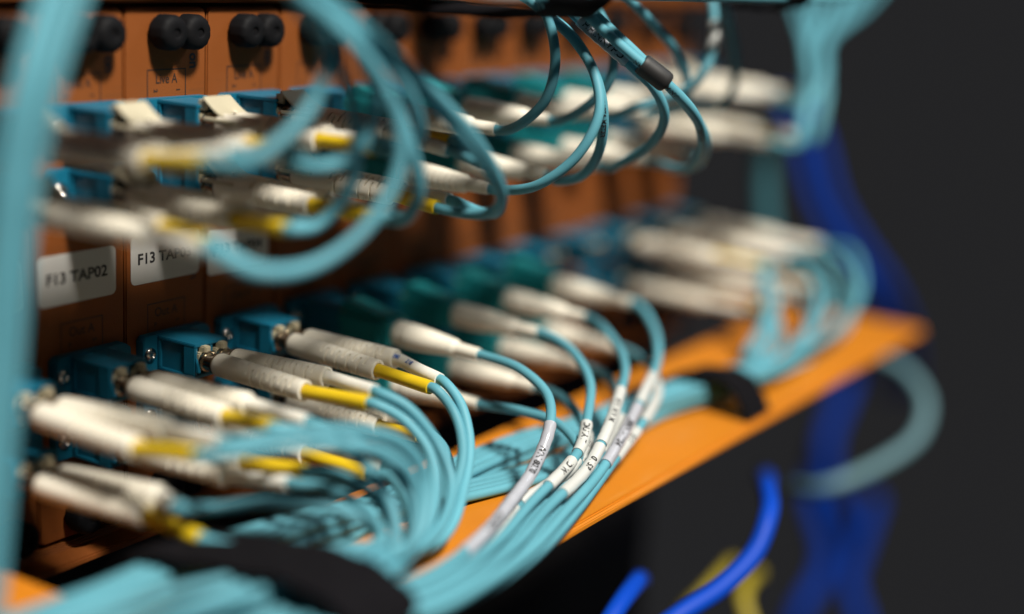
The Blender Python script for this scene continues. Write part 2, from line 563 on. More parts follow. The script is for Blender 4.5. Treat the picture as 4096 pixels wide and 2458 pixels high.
             'e': [-9.55, -55.89, -46.15],
             'p': [[-15.18, -74.03, -45.51], [-16.43, -78.03, -45.37], [-12.01, -87.62, -50.15], [-0.95, -93.51, -49.81], [11.46, -98.34, -42.41],
                   [20.0, -100.69, -30.35], [20.36, -100.13, -19.27], [13.81, -97.32, -6.25], [3.78, -92.22, 3.88], [-7.29, -89.87, 12.79], [-11.29, -90.87, 62.0]],
             's': [-12.2, -23.5, -46.0],
             't': [-15.77, -75.93, -45.45]}],
  'r': 2},
 {'k': 0,
  'lines': [{'c': 'y',
             'e': [14.13, -55.92, -46.87],
             'p': [[10.26, -74.49, -45.76], [9.4, -78.6, -45.52], [15.53, -80.79, -44.93], [20.44, -85.24, -37.46], [20.35, -88.25, -27.31], [15.41, -89.6, -13.51],
                   [6.45, -88.74, -0.43], [-6.43, -90.07, 11.1], [-10.43, -91.07, 62.0]],
             's': [12.1, -23.5, -46.0],
             't': [9.85, -76.45, -45.65]},
            {'c': 'w',
             'e': [19.16, -56.0, -45.92],
             'p': [[13.53, -74.12, -44.92], [12.29, -78.12, -44.7], [18.93, -78.44, -44.9], [24.64, -82.36, -37.7], [24.45, -85.24, -27.62], [19.49, -86.57, -13.83],
                   [10.48, -85.63, -0.75], [-2.43, -86.83, 10.96], [-6.43, -87.83, 62.0]],
             's': [18.8, -23.5, -46.0],
             't': [12.94, -76.02, -44.81]}],
  'r': 2},
 {'k': 1,
  'lines': [{'c': 'y',
             'e': [43.1, -56.0, -46.65],
             'p': [[43.1, -75.0, -47.03], [43.1, -79.2, -47.11], [39.83, -88.72, -45.23], [36.08, -94.88, -37.82], [28.85, -96.49, -24.11], [21.46, -93.64, -9.65],
                   [9.22, -92.25, 1.59], [-4.87, -92.12, 12.1], [-8.87, -93.12, 62.0]],
             's': [43.1, -23.5, -46.0],
             't': [43.1, -77.0, -47.07]},
            {'c': 'w',
             'e': [49.8, -56.0, -46.65],
             'p': [[49.8, -75.0, -47.03], [49.8, -79.2, -47.11], [43.37, -86.58, -45.13], [40.41, -92.2, -38.03], [33.05, -93.62, -24.36], [25.61, -90.68, -9.9],
                   [13.3, -89.19, 1.31], [-0.85, -88.91, 11.97], [-4.85, -89.91, 62.0]],
             's': [49.8, -23.5, -46.0],
             't': [49.8, -77.0, -47.07]}],
  'r': 2},
 {'k': 2,
  'lines': [{'c': 'y',
             'e': [77.26, -55.81, -47.49],
             'p': [[73.74, -72.43, -48.1], [72.88, -76.54, -48.25], [72.87, -84.75, -48.34], [69.79, -94.32, -46.07], [63.66, -101.02, -39.71], [52.91, -101.53, -27.38],
                   [39.04, -96.34, -13.54], [23.24, -93.12, -2.26], [7.98, -91.92, 6.5], [-5.68, -93.89, 13.89], [-9.68, -94.89, 62.0]],
             's': [74.1, -23.5, -46.0],
             't': [73.33, -74.39, -48.17]},
            {'c': 'w',
             'e': [82.84, -55.92, -47.12],
             'p': [[79.3, -72.54, -46.77], [78.43, -76.65, -46.68], [77.67, -80.31, -47.27], [75.83, -87.38, -47.98], [72.98, -93.8, -46.51], [68.32, -97.56, -41.32],
                   [56.89, -97.1, -29.27], [41.16, -92.42, -14.52], [25.66, -89.48, -2.79], [10.52, -88.45, 5.99], [-3.08, -90.55, 13.32], [-7.08, -91.55, 62.0]],
             's': [80.8, -23.5, -46.0],
             't': [78.89, -74.49, -46.73]}],
  'r': 2},
 {'k': 9,
  'lines': [{'c': 'w',
             'e': [291.1, -56.0, -96.65],
             'p': [[291.1, -75.0, -97.03], [291.1, -79.2, -97.11], [287.93, -80.87, -102.89], [277.92, -88.21, -111.59], [256.43, -90.31, -123.53],
                   [243.0, -99.19, -122.5], [222.0, -95.5, -121.3], [185.0, -84.46, -124.0], [120.0, -71.64, -129.4], [72.0, -71.29, -129.4], [30.0, -70.02, -129.4],
                   [-14.0, -66.0, -127.5], [-45.0, -61.62, -127.95], [-95.0, -58.75, -127.04]],
             's': [291.1, -23.5, -96.0],
             't': [291.1, -77.0, -97.07]},
            {'c': 'y',
             'e': [297.8, -56.0, -96.65],
             'p': [[297.8, -75.0, -97.03], [297.8, -79.2, -97.11], [293.36, -80.31, -99.63], [284.05, -89.15, -109.17], [262.01, -91.16, -122.86],
                   [243.0, -101.56, -122.5], [222.0, -97.82, -121.3], [185.0, -87.19, -124.0], [120.0, -75.23, -129.4], [72.0, -73.62, -129.4], [30.0, -72.9, -129.4],
                   [-14.0, -68.9, -127.5], [-45.0, -66.35, -127.52], [-95.0, -63.85, -126.3]],
             's': [297.8, -23.5, -96.0],
             't': [297.8, -77.0, -97.07]}],
  'r': 3},
 {'k': 10,
  'lines': [{'c': 'w',
             'e': [322.1, -56.0, -96.65],
             'p': [[322.1, -75.0, -97.03], [322.1, -79.2, -97.11], [315.19, -91.08, -102.05], [302.43, -99.7, -110.46], [279.79, -101.33, -121.1],
                   [243.0, -104.33, -122.5], [222.0, -101.09, -121.3], [185.0, -90.17, -124.0], [120.0, -77.75, -129.4], [72.0, -76.59, -129.4], [30.0, -76.01, -129.4],
                   [-14.0, -71.8, -127.5], [-45.0, -67.18, -128.81], [-95.0, -69.99, -126.89]],
             's': [322.1, -23.5, -96.0],
             't': [322.1, -77.0, -97.07]},
            {'c': 'w',
             'e': [328.8, -56.0, -96.65],
             'p': [[328.8, -75.0, -97.03], [328.8, -79.2, -97.11], [323.02, -92.01, -97.89], [311.3, -101.25, -108.28], [286.86, -102.67, -120.54],
                   [243.0, -107.28, -122.5], [222.0, -103.65, -121.3], [185.0, -93.68, -124.0], [120.0, -80.88, -129.4], [72.0, -79.69, -129.4], [30.0, -78.57, -129.4],
                   [-14.0, -74.7, -127.5], [-45.0, -70.62, -127.59], [-95.0, -69.02, -126.07]],
             's': [328.8, -23.5, -96.0],
             't': [328.8, -77.0, -97.07]}],
  'r': 3},
 {'k': 11,
  'lines': [{'c': 'w',
             'e': [353.1, -56.0, -96.65],
             'p': [[353.1, -75.0, -97.03], [353.1, -79.2, -97.11], [345.17, -93.84, -100.86], [329.99, -105.09, -110.73], [300.85, -105.82, -120.93],
                   [243.0, -99.46, -124.1], [222.0, -95.13, -123.9], [185.0, -85.0, -126.4], [120.0, -71.87, -126.7], [72.0, -70.75, -126.7], [30.0, -69.86, -126.7],
                   [-14.0, -66.0, -124.8], [-45.0, -63.13, -124.83], [-95.0, -56.89, -124.48]],
             's': [353.1, -23.5, -96.0],
             't': [353.1, -77.0, -97.07]},
            {'c': 'w',
             'e': [359.8, -56.0, -96.65],
             'p': [[359.8, -75.0, -97.03], [359.8, -79.2, -97.11], [353.33, -92.99, -95.89], [338.14, -104.71, -106.86], [309.72, -107.41, -118.88],
                   [243.0, -101.87, -124.1], [222.0, -98.09, -123.9], [185.0, -88.16, -126.4], [120.0, -75.11, -126.7], [72.0, -73.82, -126.7], [30.0, -73.02, -126.7],
                   [-14.0, -68.9, -124.8], [-45.0, -64.12, -126.24], [-95.0, -64.16, -125.05]],
             's': [359.8, -23.5, -96.0],
             't': [359.8, -77.0, -97.07]}],
  'r': 3},
 {'k': 9,
  'lines': [{'c': 'w',
             'e': [291.1, -56.0, -114.65],
             'p': [[291.1, -75.0, -115.03], [291.1, -79.2, -115.11], [289.35, -85.14, -115.86], [278.56, -90.5, -122.94], [260.11, -90.93, -129.06],
                   [243.0, -103.99, -124.1], [222.0, -101.25, -123.9], [185.0, -91.04, -126.4], [120.0, -77.86, -126.7], [72.0, -76.51, -126.7], [30.0, -75.83, -126.7],
                   [-14.0, -71.8, -124.8], [-45.0, -67.0, -125.61], [-95.0, -65.7, -124.3]],
             's': [291.1, -23.5, -114.0],
             't': [291.1, -77.0, -115.07]},
            {'c': 'y',
             'e': [297.8, -56.0, -114.65],
             'p': [[297.8, -75.0, -115.03], [297.8, -79.2, -115.11], [292.56, -86.19, -115.4], [282.32, -92.76, -123.24], [263.45, -92.57, -129.43],
                   [243.0, -106.95, -124.1], [222.0, -104.0, -123.9], [185.0, -93.46, -126.4], [120.0, -80.82, -126.7], [72.0, -79.84, -126.7], [30.0, -78.9, -126.7],
                   [-14.0, -74.7, -124.8], [-45.0, -70.4, -124.93], [-95.0, -72.96, -125.07]],
             's': [297.8, -23.5, -114.0],
             't': [297.8, -77.0, -115.07]}],
  'r': 4},
 {'k': 10,
  'lines': [{'c': 'w',
             'e': [322.1, -56.0, -114.65],
             'p': [[322.1, -75.0, -115.03], [322.1, -79.2, -115.11], [317.91, -87.83, -115.23], [305.08, -93.78, -122.27], [279.4, -94.6, -129.0],
                   [243.0, -99.48, -125.7], [222.0, -95.46, -126.5], [185.0, -85.03, -128.8], [120.0, -88.02, -129.4], [72.0, -77.8, -128.4], [30.0, -70.2, -124.0],
                   [-14.0, -66.0, -122.1], [-45.0, -63.75, -123.51], [-95.0, -59.53, -122.08]],
             's': [322.1, -23.5, -114.0],
             't': [322.1, -77.0, -115.07]},
            {'c': 'w',
             'e': [328.8, -56.0, -114.65],
             'p': [[328.8, -75.0, -115.03], [328.8, -79.2, -115.11], [321.91, -89.7, -113.82], [308.92, -96.18, -122.55], [283.04, -96.54, -129.02],
                   [243.0, -101.83, -125.7], [222.0, -97.57, -126.5], [185.0, -88.35, -128.8], [120.0, -90.96, -129.4], [72.0, -81.0, -128.4], [30.0, -72.85, -124.0],
                   [-14.0, -68.9, -122.1], [-45.0, -65.49, -122.5], [-95.0, -63.09, -122.08]],
             's': [328.8, -23.5, -114.0],
             't': [328.8, -77.0, -115.07]}],
  'r': 4},
 {'k': 11,
  'lines': [{'c': 'w',
             'e': [353.1, -56.0, -114.65],
             'p': [[353.1, -75.0, -115.03], [353.1, -79.2, -115.11], [348.63, -90.5, -115.48], [332.59, -99.23, -122.83], [301.77, -99.39, -129.18],
                   [243.0, -103.73, -125.7], [222.0, -100.46, -126.5], [185.0, -90.71, -128.8], [120.0, -93.92, -129.4], [72.0, -83.63, -128.4], [30.0, -75.91, -124.0],
                   [-14.0, -71.8, -122.1], [-45.0, -68.52, -121.77], [-95.0, -65.77, -121.76]],
             's': [353.1, -23.5, -114.0],
             't': [353.1, -77.0, -115.07]},
            {'c': 'y',
             'e': [359.8, -56.0, -114.65],
             'p': [[359.8, -75.0, -115.03], [359.8, -79.2, -115.11], [354.14, -91.09, -114.46], [338.72, -100.82, -121.86], [307.88, -101.38, -129.14],
                   [243.0, -106.35, -125.7], [222.0, -103.33, -126.5], [185.0, -93.41, -128.8], [120.0, -96.45, -129.4], [72.0, -86.52, -128.4], [30.0, -78.42, -124.0],
                   [-14.0, -74.7, -122.1], [-45.0, -70.86, -123.12], [-95.0, -70.89, -122.86]],
             's': [359.8, -23.5, -114.0],
             't': [359.8, -77.0, -115.07]}],
  'r': 4},
 {'k': 9,
  'lines': [{'c': 'w',
             'e': [291.1, -56.0, -30.15],
             'p': [[291.1, -75.0, -30.53], [291.1, -79.2, -30.61], [287.74, -87.14, -31.91], [292.83, -87.96, -24.36], [327.08, -73.6, -13.11], [380.51, -46.21, 0.43],
                   [429.4, -16.55, 24.3]],
             's': [291.1, -23.5, -29.5],
             't': [291.1, -77.0, -30.57]},
            {'c': 'w',
             'e': [297.8, -56.0, -30.15],
             'p': [[297.8, -75.0, -30.53], [297.8, -79.2, -30.61], [293.35, -86.57, -32.28], [298.46, -87.41, -24.67], [332.79, -73.12, -13.3], [387.81, -48.12, 0.53],
                   [438.5, -21.18, 24.77]],
             's': [297.8, -23.5, -29.5],
             't': [297.8, -77.0, -30.57]}],
  'r': 1},
 {'k': 9,
  'lines': [{'c': 'w',
             'e': [291.1, -56.0, -46.65],
             'p': [[291.1, -75.0, -47.03], [291.1, -79.2, -47.11], [290.9, -87.48, -47.18], [297.28, -87.01, -32.22], [332.83, -71.32, -13.45], [390.77, -50.83, 0.71],
                   [445.91, -30.78, 25.44]],
             's': [291.1, -23.5, -46.0],
             't': [291.1, -77.0, -47.07]},
            {'c': 'y',
             'e': [297.8, -56.0, -46.65],
             'p': [[297.8, -75.0, -47.03], [297.8, -79.2, -47.11], [296.49, -86.95, -47.68], [302.92, -86.49, -32.59], [338.55, -70.85, -13.63], [398.12, -52.84, 0.81],
                   [455.12, -35.59, 25.92]],
             's': [297.8, -23.5, -46.0],
             't': [297.8, -77.0, -47.07]}],
  'r': 2},
 {'k': 10,
  'lines': [{'c': 'w',
             'e': [322.1, -56.0, -30.15],
             'p': [[322.1, -75.0, -30.53], [322.1, -79.2, -30.61], [316.85, -83.06, -31.5], [322.1, -83.97, -23.59], [356.71, -69.85, -11.59], [417.53, -53.51, 3.59],
                   [476.45, -38.89, 29.62]],
             's': [322.1, -23.5, -29.5],
             't': [322.1, -77.0, -30.57]},
            {'c': 'w',
             'e': [328.8, -56.0, -30.15],
             'p': [[328.8, -75.0, -30.53], [328.8, -79.2, -30.61], [322.54, -82.6, -31.85], [327.81, -83.54, -23.87], [362.5, -69.48, -11.75], [425.01, -55.71, 3.73],
                   [485.85, -43.99, 30.14]],
             's': [328.8, -23.5, -29.5],
             't': [328.8, -77.0, -30.57]}],
  'r': 1},
 {'k': 10,
  'lines': [{'c': 'w',
             'e': [322.1, -56.0, -46.65],
             'p': [[322.1, -75.0, -47.03], [322.1, -79.2, -47.11], [319.94, -83.57, -47.42], [326.54, -83.14, -31.76], [362.51, -67.63, -11.9], [427.14, -57.12, 3.82],
                   [491.3, -50.55, 30.62]],
             's': [322.1, -23.5, -46.0],
             't': [322.1, -77.0, -47.07]},
            {'c': 'y',
             'e': [328.8, -56.0, -46.65],
             'p': [[328.8, -75.0, -47.03], [328.8, -79.2, -47.11], [325.61, -83.16, -47.89], [332.25, -82.73, -32.1], [368.31, -67.27, -12.06], [434.67, -59.39, 3.97],
                   [500.8, -55.79, 31.15]],
             's': [328.8, -23.5, -46.0],
             't': [328.8, -77.0, -47.07]}],
  'r': 2}]
UNIBOOT = [{'e': [106.01, -68.93, -96.99],
  'k': 3,
  'lab': [[0.3274, 0.4881, 'WN 8070'], [0.4881, 0.6369, 'HHMMNN']],
  'p': [[106.1, -66.94, -96.95], [105.89, -71.43, -97.03], [103.09, -85.6, -97.61], [99.39, -97.23, -102.09], [91.7, -103.19, -108.15], [80.87, -105.38, -116.92],
        [63.84, -108.84, -121.3], [44.71, -113.59, -122.8], [24.87, -117.32, -122.8], [10.29, -117.0, -122.8], [-14.0, -111.0, -121.8], [-45.0, -104.2, -122.33],
        [-95.0, -86.09, -127.47]],
  'prt': [],
  'r': 3,
  's': [108.4, -18.0, -96.0],
  'shr': None},
 {'e': [107.38, -68.97, -112.63],
  'k': 3,
  'lab': [[0.3869, 0.5, ''], [0.5119, 0.6548, '']],
  'p': [[107.42, -66.97, -112.69], [107.33, -71.47, -112.57], [108.03, -84.45, -111.87], [106.42, -97.61, -112.38], [101.67, -107.39, -116.46], [93.84, -109.77, -119.38],
        [73.19, -106.12, -125.1], [52.78, -110.99, -126.6], [31.44, -114.65, -126.6], [15.32, -114.21, -126.6], [-14.0, -113.1, -125.6], [-45.0, -105.19, -123.87],
        [-95.0, -90.07, -126.31]],
  'prt': [],
  'r': 4,
  's': [108.4, -18.0, -114.0],
  'shr': None},
 {'e': [139.27, -69.0, -96.34],
  'k': 4,
  'lab': [[0.3571, 0.4226, 'DUIA 7'], [0.4345, 0.4702, 'ID W']],
  'p': [[139.27, -67.0, -96.32], [139.26, -71.5, -96.35], [135.4, -83.32, -98.48], [125.16, -96.4, -103.55], [111.47, -104.15, -109.0], [98.47, -109.43, -115.16],
        [65.66, -113.64, -121.3], [44.9, -118.34, -122.8], [23.52, -121.75, -122.8], [6.39, -121.18, -122.8], [-14.0, -115.2, -121.8], [-45.0, -111.78, -120.15],
        [-95.0, -93.64, -125.32]],
  'prt': [],
  'r': 3,
  's': [139.4, -18.0, -96.0],
  'shr': None},
 {'e': [139.31, -69.0, -114.22],
  'k': 4,
  'lab': [[0.2987, 0.3831, 'M NW']],
  'p': [[139.31, -67.0, -114.21], [139.3, -71.5, -114.23], [131.93, -84.58, -113.47], [121.93, -97.3, -116.89], [107.66, -106.94, -120.02], [75.06, -111.04, -125.1],
        [52.97, -115.84, -126.6], [30.08, -119.16, -126.6], [11.37, -118.43, -126.6], [-14.0, -117.3, -125.6], [-45.0, -111.45, -124.95], [-95.0, -93.38, -126.36]],
  'prt': [],
  'r': 4,
  's': [139.4, -18.0, -114.0],
  'shr': None},
 {'e': [169.44, -68.98, -97.02],
  'k': 5,
  'lab': [[0.2912, 0.4066, 'WWWWM'], [0.4121, 0.511, '01 5P']],
  'p': [[169.48, -66.98, -96.98], [169.39, -71.48, -97.07], [162.03, -84.26, -100.79], [145.29, -97.59, -103.66], [127.32, -105.44, -107.3], [108.13, -112.11, -112.66],
        [93.85, -115.03, -118.11], [67.4, -118.34, -121.3], [45.15, -123.12, -122.8], [22.14, -126.03, -122.8], [2.85, -125.17, -122.8], [-14.0, -119.4, -121.8],
        [-45.0, -115.18, -120.64], [-95.0, -94.77, -121.18]],
  'prt': [],
  'r': 3,
  's': [170.4, -18.0, -96.0],
  'shr': None},
 {'e': [168.09, -68.94, -113.07],
  'k': 5,
  'lab': [[0.3052, 0.3831, '']],
  'p': [[168.18, -66.94, -113.1], [167.97, -71.44, -113.02], [157.29, -85.68, -112.05], [142.65, -98.51, -114.95], [120.73, -108.11, -119.31], [76.84, -115.85, -125.1],
        [53.23, -120.71, -126.6], [28.67, -123.51, -126.6], [7.78, -122.47, -126.6], [-14.0, -121.5, -125.6], [-45.0, -113.05, -127.56], [-95.0, -102.61, -125.17]],
  'prt': [],
  'r': 4,
  's': [170.4, -18.0, -114.0],
  'shr': None},
 {'e': [201.37, -68.98, -97.34],
  'k': 6,
  'lab': [[0.2692, 0.3297, ''], [0.3352, 0.4451, 'LS90P-1-1724']],
  'p': [[201.37, -66.98, -97.29], [201.37, -71.48, -97.41], [189.75, -84.4, -101.75], [170.3, -96.14, -106.39], [145.4, -104.64, -110.24], [119.39, -112.0, -115.51],
        [100.55, -115.44, -121.06], [69.2, -123.1, -121.3], [45.33, -127.75, -122.8], [20.84, -130.3, -122.8], [-0.83, -129.1, -122.8], [-14.0, -123.6, -121.8],
        [-45.0, -116.64, -120.25], [-95.0, -104.05, -125.61]],
  'prt': [],
  'r': 3,
  's': [201.4, -18.0, -96.0],
  'shr': None},
 {'e': [194.59, -68.52, -112.64],
  'k': 6,
  'lab': [[0.2381, 0.3452, ''], [0.369, 0.4286, 'MW']],
  'p': [[194.85, -66.54, -112.69], [194.25, -71.0, -112.57], [182.27, -86.86, -112.13], [168.72, -97.77, -115.53], [144.46, -106.5, -117.66], [119.95, -111.46, -120.9],
        [78.69, -120.72, -125.1], [53.41, -125.45, -126.6], [27.35, -127.85, -126.6], [4.07, -126.44, -126.6], [-14.0, -125.7, -125.6], [-45.0, -118.6, -128.54],
        [-95.0, -101.48, -130.56]],
  'prt': [],
  'r': 4,
  's': [201.4, -18.0, -114.0],
  'shr': None},
 {'e': [108.58, -69.0, -30.07],
  'k': 3,
  'lab': [],
  'p': [[108.57, -67.0, -30.05], [108.59, -71.5, -30.1], [106.0, -79.48, -26.85], [105.51, -86.95, -19.42], [106.08, -88.94, -8.97], [105.27, -86.48, 2.14],
        [102.71, -82.84, 9.71], [93.31, -73.85, 13.49]],
  'prt': [],
  'r': 1,
  's': [108.4, -18.0, -29.5],
  'shr': None},
 {'e': [107.01, -68.97, -47.17],
  'k': 3,
  'lab': [],
  'p': [[107.07, -66.97, -47.12], [106.94, -71.47, -47.22], [102.93, -87.79, -43.18], [105.12, -98.59, -33.65], [108.44, -102.49, -21.99], [111.4, -98.67, -11.7],
        [111.62, -91.06, -2.69], [108.94, -84.17, 3.07], [105.85, -76.9, 8.24], [97.42, -69.88, 11.1]],
  'prt': [],
  'r': 2,
  's': [108.4, -18.0, -46.0],
  'shr': None},
 {'e': [138.34, -68.99, -29.35],
  'k': 4,
  'lab': [],
  'p': [[138.38, -66.99, -29.36], [138.29, -71.49, -29.34], [136.13, -81.84, -24.24], [137.65, -88.58, -16.67], [140.32, -88.22, -6.48], [137.81, -82.81, 5.18],
        [133.72, -76.03, 14.26]],
  'prt': [],
  'r': 1,
  's': [139.4, -18.0, -29.5],
  'shr': None},
 {'e': [137.92, -68.98, -46.24],
  'k': 4,
  'lab': [],
  'p': [[137.98, -66.98, -46.23], [137.85, -71.48, -46.25], [129.88, -77.83, -45.96], [125.52, -88.74, -42.64], [120.53, -96.5, -34.59], [115.92, -100.05, -24.44],
        [113.27, -98.85, -14.04], [113.93, -91.56, -4.18], [113.27, -83.62, 2.43], [110.35, -76.07, 8.78], [101.95, -68.86, 12.22]],
  'prt': [[0.5643, '396976 METER', 0.0]],
  'r': 2,
  's': [139.4, -18.0, -46.0],
  'shr': None},
 {'e': [169.28, -68.99, -46.24],
  'k': 5,
  'lab': [[0.6746, 0.8413, 'CHANNIHH']],
  'p': [[169.32, -66.99, -46.23], [169.22, -71.49, -46.26], [149.96, -88.35, -41.19], [141.87, -102.53, -32.56], [134.37, -109.66, -23.39], [126.86, -109.52, -15.36],
        [120.66, -104.34, -8.66], [117.01, -95.17, -1.32], [113.89, -87.08, 5.52], [109.12, -79.96, 12.96]],
  'prt': [],
  'r': 2,
  's': [170.4, -18.0, -46.0],
  'shr': None},
 {'e': [171.0, -69.0, -29.7],
  'k': 5,
  'lab': [[0.6939, 0.8061, '']],
  'p': [[170.97, -67.0, -29.7], [171.03, -71.5, -29.71], [168.1, -83.05, -25.42], [179.76, -88.53, -22.08], [189.38, -93.59, -16.48], [197.18, -93.6, -6.1],
        [201.07, -90.63, 5.59], [203.14, -85.38, 15.9]],
  'prt': [],
  'r': 1,
  's': [170.4, -18.0, -29.5],
  'shr': None},
 {'e': [204.13, -68.91, -47.39],
  'k': 6,
  'lab': [],
  'p': [[204.02, -66.91, -47.33], [204.26, -71.4, -47.46], [190.59, -86.05, -46.86], [173.94, -100.4, -43.13], [149.95, -115.05, -31.72], [131.63, -119.6, -20.76],
        [121.68, -115.6, -12.82], [116.93, -109.5, -7.52], [111.77, -102.03, -0.71], [106.73, -94.54, 6.6], [101.21, -86.1, 14.31]],
  'prt': [[0.7143, 'NM AVM 8RAM NVI', 0.9], [0.4571, 'SIMO RAM', 0.9]],
  'r': 2,
  's': [201.4, -18.0, -46.0],
  'shr': [0.6, 0.6929]},
 {'e': [236.48, -68.8, -47.8],
  'k': 7,
  'lab': [],
  'p': [[236.32, -66.81, -47.73], [236.68, -71.3, -47.88], [196.66, -91.31, -45.65], [176.75, -103.35, -39.73], [154.37, -113.75, -30.35], [132.89, -117.34, -19.9],
        [123.64, -115.17, -13.52], [119.17, -108.89, -6.85], [114.23, -101.61, 0.35], [109.24, -94.33, 7.36], [103.87, -86.45, 14.37]],
  'prt': [],
  'r': 2,
  's': [232.4, -18.0, -46.0],
  'shr': None},
 {'e': [201.4, -69.0, -31.03],
  'k': 6,
  'lab': [],
  'p': [[201.4, -67.0, -30.97], [201.4, -71.5, -31.1], [198.67, -82.54, -27.75], [191.9, -88.39, -21.77], [177.76, -91.35, -9.72], [156.18, -89.8, 3.16],
        [143.46, -84.64, 12.51]],
  'prt': [],
  'r': 1,
  's': [201.4, -18.0, -29.5],
  'shr': None},
 {'e': [232.4, -69.0, -31.03],
  'k': 7,
  'lab': [],
  'p': [[232.4, -67.0, -30.97], [232.4, -71.5, -31.1], [226.7, -81.57, -29.46], [226.48, -88.19, -23.47], [224.63, -89.38, -11.26], [220.79, -86.7, 2.53],
        [215.58, -82.59, 14.58]],
  'prt': [],
  'r': 1,
  's': [232.4, -18.0, -29.5],
  'shr': None}]
